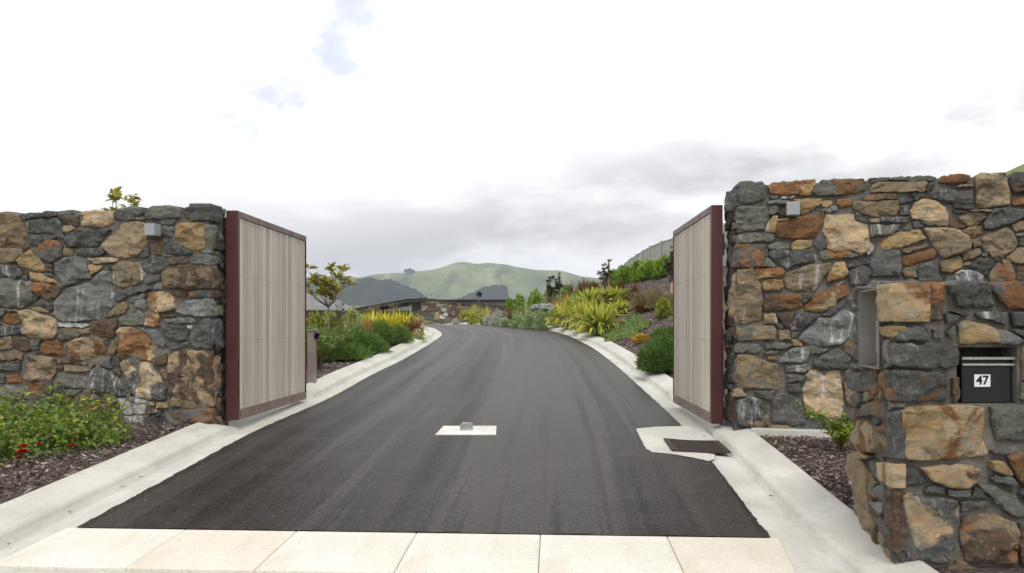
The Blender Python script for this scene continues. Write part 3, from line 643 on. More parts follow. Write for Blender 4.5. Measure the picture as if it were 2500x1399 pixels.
def autofill(face, polys, codes, rng, blocked=(), big=.20, joint=.009, tries=5200, extra_w=1.35):
    nu = int(face.L/RES)+1; nv = int((face.zt-face.zb)/RES)+1
    occ = np.zeros((nv, nu), bool)
    U, V_ = np.meshgrid((np.arange(nu)+.5)*RES, face.zb+(np.arange(nv)+.5)*RES)
    def mark(P):
        us = [p[0] for p in P]; vs_ = [p[1] for p in P]
        a = max(0, int(min(us)/RES)-1); b_ = min(nu, int(max(us)/RES)+2); c = max(0, int((min(vs_)-face.zb)/RES)-1); d_ = min(nv, int((max(vs_)-face.zb)/RES)+2)
        if a < b_ and c < d_: occ[c:d_, a:b_] |= inpoly(P, U[c:d_, a:b_], V_[c:d_, a:b_])
    for P in polys: mark(grow(P, joint*.6))
    for P in blocked: mark(P)
    found = []
    angs = np.linspace(0, 2*math.pi, 13)[:-1]
    sizes = [big, big*.7, big*.45, big*.3, big*.2]
    for si, R in enumerate(sizes):
        free = np.argwhere(~occ)
        if not len(free): break
        for _ in range(tries//len(sizes)):
            r0, c0 = free[rng.randrange(len(free))]
            if occ[r0, c0]: continue
            asp = extra_w*rng.uniform(.8, 1.3); rot = rng.uniform(-.25, .25); pts = []; ok = True; rr = []
            for a in angs:
                Rm = R*rng.uniform(.72, 1.05)/math.sqrt((math.cos(a-rot)/asp)**2+(math.sin(a-rot)*1.05)**2)
                n_ = int(Rm/RES); ks = np.arange(1, n_+1)
                cc = np.clip((c0+np.cos(a)*ks).astype(int), 0, nu-1); rw = np.clip((r0+np.sin(a)*ks).astype(int), 0, nv-1)
                inside = (c0+np.cos(a)*ks >= 0) & (c0+np.cos(a)*ks < nu) & (r0+np.sin(a)*ks >= 0) & (r0+np.sin(a)*ks < nv)
                hit = occ[rw, cc] | ~inside
                q = int(np.argmax(hit)) if hit.any() else n_
                rr.append(max(q*RES-joint*.3, 0)); pts.append((U[r0, c0]+math.cos(a)*rr[-1], V_[r0, c0]+math.sin(a)*rr[-1]))
            mn = min(rr)
            if mn < R*.32 or mn < .012: continue
            # straighten: drop vertices that barely bend
            P = pts[:]
            P = [p for i, p in enumerate(P) if abs((P[i][0]-P[i-1][0])*(P[(i+1) % 12][1]-P[i][1])-(P[i][1]-P[i-1][1])*(P[(i+1) % 12][0]-P[i][0])) > .00003*(R/.1)**2]
            if len(P) < 4: continue
            found.append((rng.choice(codes), P)); mark(grow(P, joint*.55))
    return found
def stone_geo(face, P, rng, back=.06, b_=0.0, MBo=None):
    if sum(P[i][0]*P[(i+1) % len(P)][1]-P[(i+1) % len(P)][0]*P[i][1] for i in range(len(P))) < 0: P = P[::-1]
    A = area(P); size = math.sqrt(A)
    if size < .012: return
    # cut corners a little, then subdivide the long sides unevenly
    Q = []
    n = len(P)
    for i in range(n):
        a, p, c = P[i-1], P[i], P[(i+1) % n]; k = rng.uniform(.03, .10)
        Q.append((p[0]+(a[0]-p[0])*k, p[1]+(a[1]-p[1])*k)); Q.append((p[0]+(c[0]-p[0])*k, p[1]+(c[1]-p[1])*k))
    R_ = []; n = len(Q); step = max(.03, size*.22)
    for i in range(n):
        a, c = Q[i], Q[(i+1) % n]; L = math.hypot(c[0]-a[0], c[1]-a[1])
        if L < .002: continue
        R_.append(a); m_ = int(L/step)
        for j in range(1, m_+1):
            t_ = j/(m_+1); off = rng.uniform(-1, 1)*min(.008, L*.07)
            R_.append((a[0]+(c[0]-a[0])*t_-(c[1]-a[1])/L*off, a[1]+(c[1]-a[1])*t_+(c[0]-a[0])/L*off))
    P = R_; n = len(P)
    if n < 4: return
    cx = sum(p[0] for p in P)/n; cy = sum(p[1] for p in P)/n
    inset = min(.009, size*.07); 
    ring2 = []
    for x, y in P:
        r = math.hypot(x-cx, y-cy) or 1; q = inset*rng.uniform(.5, 1.5); q = min(q, r*.4); ring2.append((x-(x-cx)/r*q, y-(y-cy)/r*q))
    tx, ty = rng.uniform(-.10, .10), rng.uniform(-.12, .12); s0 = rng.uniform(0, 99)
    amp = min(.020, size*.065)
    def H(x, y, edge):
        h = b_+tx*(x-cx)+ty*(y-cy)+amp*1.6*noise.noise((x*7, y*7, s0))+amp*noise.cell((x*9+s0+y*2.5, y*13-x*2, s0))*.9
        return h-(amp*.22 if edge else -amp*.22)
    sp = max(.022, size/8); inner = []
    ux = [p[0] for p in ring2]; uy = [p[1] for p in ring2]
    x = min(ux)+sp*.6
    while x < max(ux):
        y = min(uy)+sp*.6
        while y < max(uy):
            px_, py_ = x+rng.uniform(-.35, .35)*sp, y+rng.uniform(-.35, .35)*sp
            if inpoly(ring2, np.array([px_]), np.array([py_]))[0]: inner.append((px_, py_))
            y += sp
        x += sp
    co2 = [Vector(p) for p in ring2+inner]
    vv, ee, ff, *_ = delaunay_2d_cdt(co2, [], [list(range(n))], 1, 1e-5)
    base = len(MBo.v) if MBo else 0
    verts = []; faces = []
    for x, y in P: verts.append(face.world(x, y, -back))
    for (x, y), (x2, y2) in zip(P, ring2): verts.append(face.world(x, y, H(x2, y2, True)-inset*.9))
    fr = {}
    for i, p in enumerate(vv):
        verts.append(face.world(p.x, p.y, H(p.x, p.y, i < n)))
    flip = face.flip
    for i in range(n):
        j = (i+1) % n; q = (i, j, n+j, n+i); faces.append(q)
    okring = len(vv) >= n and all((Vector(ring2[i])-vv[i]).length < 1e-4 for i in range(n))
    for i in range(n):
        j = (i+1) % n
        if okring: faces.append((n+i, n+j, 2*n+j, 2*n+i))
    for t_ in ff: faces.append(tuple(2*n+q for q in t_))
    if flip: faces = [q[::-1] for q in faces]
    MBo.add(verts, faces)
def handed(f):
    e = Vector((f.d.x, f.d.y, 0)).cross(Vector((0, 0, 1))); f.flip = e.dot(Vector((f.n.x, f.n.y, 0))) < 0
def build_wall(root, main, side, data, corner_px, main_is_less, codes, rng, coretop, blocked=(), big=.2, side_big=.14, zlimit=None, depth_range=.06):
    handed(main); handed(side)
    mains, sides = [], []; n = 0
    for code, poly in parse(data):
        a = clip(poly, 0, corner_px, main_is_less); b_ = clip(poly, 0, corner_px, not main_is_less)
        mb = MB(); prot = rng.uniform(-.006, .016)
        for fc_, pp, store in ((main, a, mains), (side, b_, sides)):
            if len(pp) < 3: continue
            uv = [fc_.unproject(*p) for p in pp]
            uv = grow(uv, .006) if area(uv) > .003 else grow(uv, .003)
            uv = [(min(max(u, 0), fc_.L), v) for u, v in uv]
            if area(uv) < .0004: continue
            store.append(uv); top = max(v for u, v in uv)
            stone_geo(fc_, uv, rng, .20 if top > coretop-.02 else depth_range, prot, mb)
        if mb.v:
            cen = sum(mb.v, Vector())/len(mb.v); mb.build('stone', stone_mat(code), root, cen); n += 1
    for fc_, store, bg_, bl in ((main, mains, big, blocked), (side, sides, side_big, ())):
        for code, uv in autofill(fc_, store, codes, rng, bl, bg_):
            mb = MB(); top = max(v for u, v in uv)
            stone_geo(fc_, uv, rng, .20 if top > coretop-.02 else depth_range, rng.uniform(-.008, .01), mb)
            if mb.v:
                cen = sum(mb.v, Vector())/len(mb.v); mb.build('stone', stone_mat(code), root, cen); n += 1
    return n
def core(root, pts, zb, zt, holes=None):
    """mortar body: plan outline pts (counter-clockwise)"""
    n = len(pts); v = [Vector((x, y, zb)) for x, y in pts]+[Vector((x, y, zt)) for x, y in pts]
    f = [tuple(range(n))[::-1], tuple(range(n, 2*n))]+[(i, (i+1) % n, n+(i+1) % n, n+i) for i in range(n)]
    return obj('mortar', v, f, M['mortar'], root)
CODES = ['G','G','G','H','N','K','B','KB','GK','Gw','B','NK','K']
MW = .027
# left wall
rng = random.Random(11)
Lw = thing('stone_wall', 'left wall of mixed grey and rust fieldstone ending at the left gate', 'wall', (-3.9, 8.1, -1.0))
cL = Vector((-2.78, 7.75)); dL_ = (Vector((-5.0, 8.2))-cL).normalized(); nL = Vector((dL_.y, -dL_.x)); nL = nL if nL.y < 0 else -nL
mainL = Face(cL, cL+dL_, nL, 3.7, -1.06, 1.11); sideL = Face(cL, cL+Vector((0, 1)), (1, 0), .5, -1.06, 1.10)
print('left stones', build_wall(Lw, mainL, sideL, LEFT, 1250-2.78/7.75*F, True, CODES, rng, 1.06))
p0 = cL-nL*MW+dL_*.0; far_ = cL+dL_*3.72-nL*MW
core(Lw, [(cL.x-MW, cL.y+MW), (cL.x-MW, cL.y+.5), (far_.x, far_.y+.5), (far_.x, far_.y)][::1], -1.3, 1.065)
# right wall
Rw = thing('stone_wall', 'tall right wall of grey and rust fieldstone behind the letterbox pier', 'wall', (3.2, 7.3, -.9))
cR = Vector((1.98, 7.4)); dR_ = (Vector((4.19, 6.87))-cR).normalized(); nR = Vector((dR_.y, -dR_.x)); nR = nR if nR.y < 0 else -nR
mainR = Face(cR, cR+dR_, nR, 3.7, -1.0, 1.27); sideR = Face(cR, cR+Vector((0, 1)), (-1, 0), .42, -.98, 1.24)
print('right stones', build_wall(Rw, mainR, sideR, RIGHT, 1250+1.98/7.4*F, False, CODES, rng, 1.215))
far_ = cR+dR_*3.72-nR*MW
core(Rw, [(cR.x+MW, cR.y+MW), (far_.x, far_.y), (far_.x, far_.y+.5), (cR.x+MW, cR.y+.42)], -1.3, 1.235)
# letterbox pier
Pw = thing('stone_pier', 'low stone pier at the right with the black letterbox set into it', 'wall', (2.3, 4.1, -1.05))
cP = Vector((1.695, 3.75)); fP = Vector((1.86, 4.60)); dP = (fP-cP).normalized(); nP = Vector((-dP.y, dP.x)); nP = nP if nP.x < 0 else -nP
mainP = Face(cP, cP+Vector((1, 0)), (0, -1), 1.45, -1.12, .198); sideP = Face(cP, fP, nP, .866, -1.12, .20)
def pw(px, py): return mainP.unproject(px, py)
u0, z1 = pw(2343, 848); u1, z0 = pw(2492, 986)
hole = [(u0, z0), (u1, z0), (u1, z1), (u0, z1)]
ia, ib = sideP.unproject(2150, 905)[0], sideP.unproject(2106, 905)[0]
icz0, icz1 = -.205, .175
pdata = {k: v for k, v in PIER.items()}
def pier():
    handed(mainP); handed(sideP); cpx = 1250+cP.x/cP.y*F; mains, sides = [], [[(ia, icz0), (ib, icz0), (ib, icz1), (ia, icz1)]]
    rg = random.Random(5); n = 0
    for code, poly in parse(pdata):
        a = clip(poly, 0, cpx, False); b_ = clip(poly, 0, cpx, True); mb = MB(); prot = rg.uniform(-.004, .014)
        for fc_, pp, store in ((mainP, a, mains), (sideP, b_, sides)):
            if len(pp) < 3: continue
            uv = [fc_.unproject(*p) for p in pp]; uv = [(min(max(u, 0), fc_.L), v) for u, v in uv]
            if fc_ is sideP:
                c_ = sum(u for u, v in uv)/len(uv); zc = sum(v for u, v in uv)/len(uv)
                if ia-.02 < c_ < ib+.02 and icz0 < zc < icz1: continue
                if zc > icz0: uv = [(min(u, ia-.004) if c_ < ia else max(u, ib+.004), v) for u, v in uv]
            if area(uv) < .0004: continue
            store.append(uv); top = max(v for u, v in uv)
            stone_geo(fc_, uv, rg, .16 if top > .15 else .06, prot, mb)
        if mb.v: mb.build('stone', stone_mat(code), Pw, sum(mb.v, Vector())/len(mb.v)); n += 1
    for fc_, store, bl in ((mainP, mains, [hole]), (sideP, sides, [])):
        for code, uv in autofill(fc_, store, CODES, rg, bl, .13, tries=3500):
            mb = MB(); stone_geo(fc_, uv, rg, .06, rg.uniform(-.008, .008), mb)
            if mb.v: mb.build('stone', stone_mat(code), Pw, sum(mb.v, Vector())/len(mb.v)); n += 1
    print('pier stones', n)
pier()
mb = MB()                                   # mortar body in blocks, leaving the letterbox opening and the intercom slot free
XR = cP.x+1.5; yb = 4.60
def sx_(y, off): return cP.x+(y-cP.y)/(fP.y-cP.y)*(fP.x-cP.x)+off
def blk(pl, zb, zt):
    n = len(pl); mb.add([Vector((x, y, zb)) for x, y in pl]+[Vector((x, y, zt)) for x, y in pl], [tuple(range(n))[::-1], tuple(range(n, 2*n))]+[(i, (i+1) % n, n+(i+1) % n, n+i) for i in range(n)])
yf = cP.y+MW; hx0, hx1 = cP.x+u0, cP.x+u1
def slot(u): p = cP+dP*u; return (p.x, p.y)
in_ = .10
def inn(u): p = cP+dP*u-nP*in_; return (p.x, p.y)
def msk(u): p = cP+dP*u-nP*MW; return (p.x, p.y)
A0 = msk(.0); A0 = (A0[0]+.002, yf)
blk([A0, (XR, yf), (XR, yb), msk(.866)], -1.3, z0-.002)
# above the letterbox sill, left of the opening, up to the slot level; slot strip removed from z icz0 upwards
blk([A0, (hx0, yf), (hx0, yb), (inn(.866)[0], yb), inn(.866), inn(ib), inn(ia), msk(ia)], icz0, .165)
blk([msk(ib), inn(ib), inn(.866), msk(.866)], icz0, .165)
blk([A0, (hx0, yf), (hx0, yb), msk(.866)], z0-.002, icz0)
blk([(hx1, yf), (XR, yf), (XR, yb), (hx1, yb)], z0-.002, .165)
blk([(hx0, yf), (hx1, yf), (hx1, yb), (hx0, yb)], z1, .165)
blk([(hx0, 4.02), (hx1, 4.02), (hx1, yb), (hx0, yb)], z0-.002, z1)
mb.build('mortar', M['mortar'], Pw)
# ------------------------------------------------------------------ letterbox
def wx(px, Y): return (px-CX)*Y/F
def wz(py, Y): return (HZ-py)*Y/F
LB = thing('letterbox', 'black metal letterbox numbered 47 set into the stone pier', 'letterbox', (hx0+.13, 3.86, z0))
yl = 3.80
xa, xb = wx(2349, yl), wx(2481, yl)
zt_, zb_ = wz(872, yl), wz(985, yl)
MB().box((xa, yl+.02, zb_), (xb, 4.0, zt_-.004)).build('body', M['charcoal'], LB)
MB().box((xa-.006, yl-.012, zt_-.012), (xb+.004, yl+.03, zt_+.002), ch=.002).build('top_rail', M['steel'], LB)
MB().box((xb-.008, yl-.010, zb_), (xb+.006, yl+.03, zt_-.013), ch=.002).build('side_rail', M['steel'], LB)
MB().box((xa+.002, yl+.012, wz(887, yl)), (xb-.010, yl+.019, zt_-.014)).build('mail_slot', M['black'], LB)
fp = MB().box((xa-.004, yl-.004, zb_+.004), (xb-.028, yl+.010, wz(893, yl)-.003), ch=.002).build('front_panel', M['charcoal'], LB)
MB().box((xa-.004, yl-.010, wz(893, yl)), (xb-.010, yl+.008, wz(887, yl)), ch=.001).build('flap_edge', M['steel'], LB)
nx0, nx1, nz0, nz1 = wx(2377, yl), wx(2416, yl), wz(944, yl), wz(914, yl)
pl_ = MB().box((nx0, yl-.0065, nz0), (nx1, yl-.0045, nz1)).build('number_plate', M['white_print'], fp)
tcu = bpy.data.curves.new('digits', 'FONT'); tcu.body = '47'; tcu.size = .056; tcu.align_x = 'CENTER'; tcu.align_y = 'CENTER'; tcu.extrude = .0006; tcu.offset = .0014
to = bpy.data.objects.new('digits', tcu); link(to); bpy.context.view_layer.update()
me = bpy.data.meshes.new_from_object(to.evaluated_get(bpy.context.evaluated_depsgraph_get())); bpy.data.objects.remove(to)
Mx = Matrix.Translation(Vector(((nx0+nx1)/2, yl-.0073, (nz0+nz1)/2))) @ Matrix.Rotation(math.pi/2, 4, 'X')
v = [Mx @ q.co for q in me.vertices]; ff_ = [tuple(p.vertices) for p in me.polygons]
o = obj('digits', v, ff_, M['black'], fp)
# ------------------------------------------------------------------ intercom housing let into the pier's side
IC = thing('intercom_housing', 'tall bronzed steel intercom housing recessed in the side of the pier', 'intercom', (cP.x+.1, 4.1, icz0))
def sP(u, v, w): return sideP.world(u, v, w)
def sbox(mbx, u0_, u1_, v0, v1, w0, w1):
    v = [sP(u, z, w) for u in (u0_, u1_) for z in (v0, v1) for w in (w0, w1)]
    mbx.add(v, [(0,1,3,2), (4,6,7,5), (0,4,5,1), (2,3,7,6), (0,2,6,4), (1,5,7,3)]); return mbx
sh = MB(); a_, b2 = ia+.004, ib-.004
sbox(sh, a_, b2, icz0, icz1, -.096, -.092); sbox(sh, a_, a_+.004, icz0, icz1, -.092, .012); sbox(sh, b2-.004, b2, icz0, icz1, -.092, .02)
sbox(sh, a_+.004, b2-.004, icz0, icz0+.004, -.092, .02); sbox(sh, a_+.004, b2-.004, icz1-.004, icz1, -.092, .02)
sh.build('housing', M['intercom'], IC)
fl = MB(); sbox(fl, a_-.02, a_+.0, icz0, icz1, .008, .014); fl.build('flange', M['intercom'], IC)
k_ = MB(); sbox(k_, a_+.07, b2-.06, icz0+.07, icz0+.24, -.091, -.05); k_.build('keypad_panel', M['sky_glass'], IC)
# ------------------------------------------------------------------ gates
def gate(front, back, out_dir, z0, z1, label, W_=.105, seed=1):
    """front/back: ends of the visible timber face; out_dir: unit vector away from the drive"""
    fr = Vector(front); bk = Vector(back); L = (bk-fr).length; e = (bk-fr)/L
    o_ = Vector((-e.y, e.x)); o_ = o_ if o_.dot(Vector(out_dir)) > 0 else -o_
    def w(u, t_, z): p = fr+e*u+o_*t_; return Vector((p.x, p.y, z))
    def bx_(u0, u1, t0, t1, za, zb, ch=.002):
        m_ = MB().box((u0, t0, za), (u1, t1, zb), ch=ch); q = MB()
        q.add([w(p.x, p.y, p.z) for p in m_.v], [f if (e.x*o_.y-e.y*o_.x) > 0 else f[::-1] for f in m_.f]); return q
    T = thing('timber_gate', label, 'gate', w(0, W_/2, z0))
    bx_(0, .035, 0, W_, z0, z1).build('end_post', M['maroon'], T)
    bx_(.035, .06, .0, .010, z0+.092, z1-.062).build('edge_strip', M['maroon'], T)
    bx_(L-.014, L, 0, W_, z0, z1).build('rear_post', M['maroon'], T)
    bx_(.035, L-.014, 0, W_, z1-.06, z1).build('top_rail', M['maroon_dusty'], T)
    bx_(.035, L-.014, 0, W_, z0, z0+.09).build('bottom_rail', M['maroon_dusty'], T)
    bx_(.04, L-.018, W_-.012, W_-.004, z0+.092, z1-.062, 0).build('back_sheet', M['maroon'], T)
    n = 20; a = .062; s = (L-.02-a)/n; rg = random.Random(seed)
    base = None
    for i in range(n):
        uc = a+(i+.5)*s; t_ = .010+rg.uniform(-.0025, .0025)
        cen = w(uc, t_+.009, (z0+z1)/2)
        if base is None:
            m_ = bx_(uc-s/2+.006, uc+s/2-.006, t_, t_+.018, z0+.094, z1-.064, .0015)
            so = m_.build('slat', M['cedar'], T, cen); base = so
        else:
            so = base.copy(); link(so, T); so.location = cen-T.location
    sc = MB()
    for fz in (.952, .687, .38, .068):
        zz = z0+(z1-z0)*fz
        for i in range(n):
            for k in (-.22, .22):
                u = a+(i+.5+k)*s; sc.add([w(u-.0036, .0065, zz-.0036), w(u+.0036, .0065, zz-.0036), w(u+.0036, .0065, zz+.0036), w(u-.0036, .0065, zz+.0036), w(u, .004, zz)],
                       [(0,1,4), (1,2,4), (2,3,4), (3,0,4)])
    sc.build('screws', M['rust'], T, kind='stuff')
    bt = MB()
    for k in range(5):
        u = .07+(L-.12)*k/4
        for zz in (z1-.03, z0+.045):
            bt.tube([w(u, -.004, zz), w(u, .004, zz)], .008, 8)
    bt.build('rivets', M['rust'], T, kind='stuff')
    # drop latch at the free end and hinge arms at the pier end
    lt = MB(); lt.tube([w(L-.01, .03, z0+.10), w(L+.06, .03, z0+.10), w(L+.10, .03, z0+.085)], .012, 7); lt.build('latch', M['galv'], T)
    return T, w, L
GL, wl, LL = gate((-2.615, 8.0), (-2.532, 10.34), (-1, 0), -.903, 1.098, 'open left timber gate with maroon steel frame beside the left wall', .112, 3)
GR, wr, LR = gate((1.819, 7.656), (1.879, 9.80), (1, 0), -.896, 1.100, 'open right timber gate with maroon steel frame beside the tall wall', .102, 4)
# shift of the walls' end faces: hinge arms reach them
def hinge(T, w, W_, reach, zs, face_x):
    for z in zs:
        h = MB(); p = w(.20, W_, z)
        x0, x1 = sorted((p.x, face_x)); h.box((x0, p.y-.03, z-.03), (x1, p.y+.03, z+.03), ch=.003); h.build('hinge_arm', M['galv'], T)
        c = MB(); xm = p.x+(face_x-p.x)*.45; c.tube([(xm, p.y-.035, z-.09), (xm, p.y-.035, z+.11)], .018, 10); c.build('hinge_pin', M['galv'], T)
hinge(GL, wl, .112, .1, (.62, -.67), -2.80)
hinge(GR, wr, .102, .1, (.745, -.565), 2.00)
po = MB().box((1.955, 7.84, -.98), (1.975, 7.92, -.02), ch=.003); po.build('stop_post', M['charcoal'], GR)
def sensor(p, sgn, label):
    m_ = MB(); m_.tube([p, p+Vector((0, 0, .02)), p+Vector((0, 0, .05)), p+Vector((0, 0, .08)), p+Vector((0, 0, .10))], [.018, .034, .038, .034, .016], 12)
    m_.box((p.x-.02*sgn-.02, p.y-.012, p.z+.02), (p.x-.02*sgn+.02, p.y+.02, p.z+.08))
    o = m_.build('gate_sensor', M['black'], None, p, smooth=False); tag(o, label, 'sensor', 'gate safety sensors'); return o
sensor(Vector((-2.755, 7.84, -.27)), 1, 'black domed gate sensor on the end of the left wall')
sensor(Vector((1.95, 7.50, -.175)), -1, 'black domed gate sensor on the end of the tall right wall')
# gate opener box behind the left gate
M['opener'] = varied('dusty_mauve_steel', (.20,.165,.15), (.27,.23,.21), 4, .5, .05, .002, 60); px_ = -2.66; OB = thing('gate_opener_box', 'narrow grey steel post box behind the left gate', 'post', (-2.72, 11.6, -.77))
MB().box((-2.80, 11.5, -.80), (-2.70, 11.60, -.075), ch=.004).build('casing', M['opener'], OB)
MB().box((-2.81, 11.49, -.073), (-2.69, 11.61, -.055), ch=.003).build('cap', M['intercom'], OB)
MB().tube([(-2.69, 11.52, -.17), (-2.67, 11.50, -.15), (-2.665, 11.5, -.12), (-2.69, 11.52, -.10)], [.03, .045, .045, .03], 10).build('sensor_eye', M['black'], OB)
# ------------------------------------------------------------------ wall lights
def wall_light(px0, px1, pxs, pyt, pyb, face, label, side):
    u, v = face.unproject((px0+px1)/2, (pyt+pyb)/2); 
    wdt = abs(px1-px0)*7.7/F; hgt = (pyb-pyt)*7.7/F
    T = thing('wall_light', label, 'light', face.world(u, v, 0), 'box lights on the two walls')
    def wf(uu, vv, ww): return face.world(u+uu, v+vv, ww)
    m_ = MB(); m_.box((-wdt/2, -hgt/2, .05), (wdt/2, hgt/2, .05+wdt*1.0), ch=.003); q = MB(); q.add([wf(p.x, p.y, p.z) for p in m_.v], m_.f if not face.flip else [f[::-1] for f in m_.f])
    q.build('housing', M['grey_box'], T)
    m_ = MB(); m_.box((-wdt*.3, -hgt*.35, -.03), (wdt*.3, hgt*.35, .05)); q = MB(); q.add([wf(p.x, p.y, p.z) for p in m_.v], m_.f); q.build('mounting_plate', M['intercom'], T)
wall_light(375, 402, 412, 550, 579, mainL, 'small grey square wall light high on the left wall', 1)
wall_light(1919, 1947, 1910, 499, 529, mainR, 'small grey square wall light high on the tall right wall', -1)
# ------------------------------------------------------------------ lock pad with hoop
def road_pt(px, py): return solve(px, py, lambda x, y: float(g(y))+.02)
pp = [road_pt(*q) for q in ((1063,1061),(1211,1061),(1212,1040),(1083,1040))]
PD = thing('gate_stop', 'pale square concrete pad with a small metal gate stop in the drive', 'gate stop', sum(pp, Vector())/4)
v = [p+Vector((0, 0, .002)) for p in pp]+[p-Vector((0, 0, .03)) for p in pp]
obj('pad', v, [(0,1,2,3)]+[(4+i, 4+(i+1) % 4, (i+1) % 4, i) for i in range(4)], M['pad'], PD)
c = road_pt(1139, 1050); zc = c.z+.002
hp = MB(); hp.box((c.x-.055, c.y-.035, zc), (c.x+.055, c.y-.029, zc+.022)); hp.box((c.x-.055, c.y+.03, zc), (c.x+.06, c.y+.036, zc+.055), ch=.002); hp.build('stop_plate', M['galv'], PD)
MB().tube([(c.x-.052, c.y-.02, zc), (c.x-.052, c.y-.02, zc+.05), (c.x-.035, c.y-.018, zc+.066), (c.x+.035, c.y-.018, zc+.066), (c.x+.052, c.y-.02, zc+.05), (c.x+.052, c.y-.02, zc)], .007, 8, True).build('hoop', M['galv'], PD, smooth=True)
# ------------------------------------------------------------------ drain: concrete sump surround and cast grate
def gp(px, py, dz): p = solve(px, py, lambda x, y: float(g(y))+dz); return p
ring = [Vector((p.x, p.y, float(g(p.y))+.015)) for p in SUMP]
jr = []
for i, p in enumerate(ring):
    q = ring[(i+1) % len(ring)]; L = (q-p).length; k = max(1, int(L/.06))
    for j in range(k):
        r = p.lerp(q, j/k); r = r+Vector((noise.noise((r.x*20, r.y*20, 1))*.008, noise.noise((r.x*20, r.y*20, 5))*.008, 0)); r.z = float(g(r.y))+.015; jr.append(r)
n = len(jr); v2, e2, f2, *_ = delaunay_2d_cdt([Vector((p.x, p.y)) for p in jr]+[Vector((x, y)) for x in np.arange(1.3, 1.9, .09) for y in np.arange(6.5, 8.3, .09)], [], [list(range(n))], 1, 1e-5)
DR = thing('storm_drain', 'rusty ribbed iron drain grate in a pale concrete surround by the right kerb', 'drain', (1.62, 7.1, float(g(7.1))))
gc = [gp(*q, .03) for q in ((1620,1071),(1640,1099),(1785,1106),(1752,1076))]
gcx = sum(gc, Vector())/4
dz_ = lambda x, y: -.003
obj('surround', [Vector((p.x, p.y, float(g(p.y))+(.016 if p.x < float(Xr(p.y))+.075 else .009))) for p in v2], [tuple(q) for q in f2], M['concrete'], DR)
O = gc[1]; U_ = (gc[2]-gc[1]); V2 = (gc[0]-gc[1]); zt2 = lambda s, t_: float(g(O.y+U_.y*s+V2.y*t_))+.036-.008*math.sin(math.pi*min(max(s, 0), 1))
def gpt(s, t_, dz): return Vector((O.x+U_.x*s+V2.x*t_, O.y+U_.y*s+V2.y*t_, zt2(s, t_)+dz))
def gbar(s0, s1, t0, t1, nseg, top=0, bot=-.012):
    m_ = MB(); v = []; f = []
    for i in range(nseg+1):
        s = s0+(s1-s0)*i/nseg; v += [gpt(s, t0, top), gpt(s, t1, top), gpt(s, t1, bot), gpt(s, t0, bot)]
    for i in range(nseg):
        b0 = i*4; f += [(b0+k, b0+(k+1) % 4, b0+4+(k+1) % 4, b0+4+k) for k in range(4)]
    f += [(3,2,1,0), (nseg*4, nseg*4+1, nseg*4+2, nseg*4+3)]; return m_.add(v, f)
fm = MB()
for q in (gbar(0, 1, 0, .05, 10), gbar(0, 1, .95, 1, 10), gbar(0, .09, .05, .95, 2), gbar(.91, 1, .05, .95, 2)): fm.add(q.v, q.f)
fm.build('frame', M['rust'], DR)
for i in range(13):
    t0 = .075+i*.067; gbar(.09, .91, t0, t0+.036, 10).build('bar', M['rust'], DR)
pit = gbar(.02, .98, .02, .98, 8, -.0085, -.0115); pit.build('pit', M['black'], DR)  # thin black sheet under the bars, its colour standing in for the pit's darkness
# ------------------------------------------------------------------ footing under the right wall
fo = MB(); q0 = mainR.world(.08, 0, .15); q1 = mainR.world(.92, 0, .17)
v = [mainR.world(u, z, w_) for u in (.12, .95) for z in (-1.05, -.895) for w_ in (-.05, .16)]
fo.add(v, [(0,1,3,2), (4,6,7,5), (0,4,5,1), (2,3,7,6), (0,2,6,4), (1,5,7,3)]); fo.build('footing', M['concrete'], None, kind='structure')
# kerb noses where the kerbs drop for the gate
# ------------------------------------------------------------------ bark chips
def chips(name, region_pts, n, seed, size=(.018, .05)):
    rg = np.random.RandomState(seed); P = np.array(region_pts)
    X = P[:, 0]; Y = P[:, 1]
    k = len(X); L = rg.uniform(size[0], size[1], k)*rg.choice([.6, 1, 1.3], k, p=[.5, .38, .12]); Wd = L*rg.uniform(.18, .45, k); T = rg.uniform(.002, .006, k)
    Z = terrain(X, Y)+rg.uniform(.0, .020, k)
    a = rg.uniform(0, 2*np.pi, k); pit = rg.normal(0, .28, k); rol = rg.normal(0, .35, k)
    ex = np.stack([np.cos(a)*np.cos(pit), np.sin(a)*np.cos(pit), np.sin(pit)], -1)
    ey = np.stack([-np.sin(a)*np.cos(rol), np.cos(a)*np.cos(rol), np.sin(rol)], -1); ez = np.cross(ex, ey)
    c = np.stack([X, Y, Z], -1)
    V = []
    for sx2, sy2, sz2 in ((-1,-.6,1),(1,-1,1),(.8,1,1),(-1,.8,1),(-1,-.6,-1),(1,-1,-1),(.8,1,-1),(-1,.8,-1)):
        V.append(c+ex*(sx2*L/2)[:, None]+ey*(sy2*Wd/2)[:, None]+ez*(sz2*T/2)[:, None])
    V = np.stack(V, 1).reshape(-1, 3); b0 = (np.arange(k)*8)[:, None, None]
    q = np.array([(0,1,2,3),(0,4,5,1),(1,5,6,2),(2,6,7,3),(3,7,4,0)])[None]
    return obj(name, V, (b0+q).reshape(-1, 4), M['chip'], kind='stuff')
m, t, b = newmat('bark_chip', .85, .25)
ri = N(t, 'ShaderNodeNewGeometry').outputs['Random Per Island']
t.links.new(ramp(t, ri, [(0, (.025,.016,.013)), (.3, (.06,.040,.034)), (.55, (.115,.075,.062)), (.75, (.18,.13,.115)), (.9, (.30,.25,.23)), (1, (.55,.50,.46))]), b.inputs['Base Color']); M['chip'] = m
M['grit'] = varied('grit', (.09,.08,.07), (.38,.36,.33), 3, .9, 0)
rg = np.random.RandomState(2)
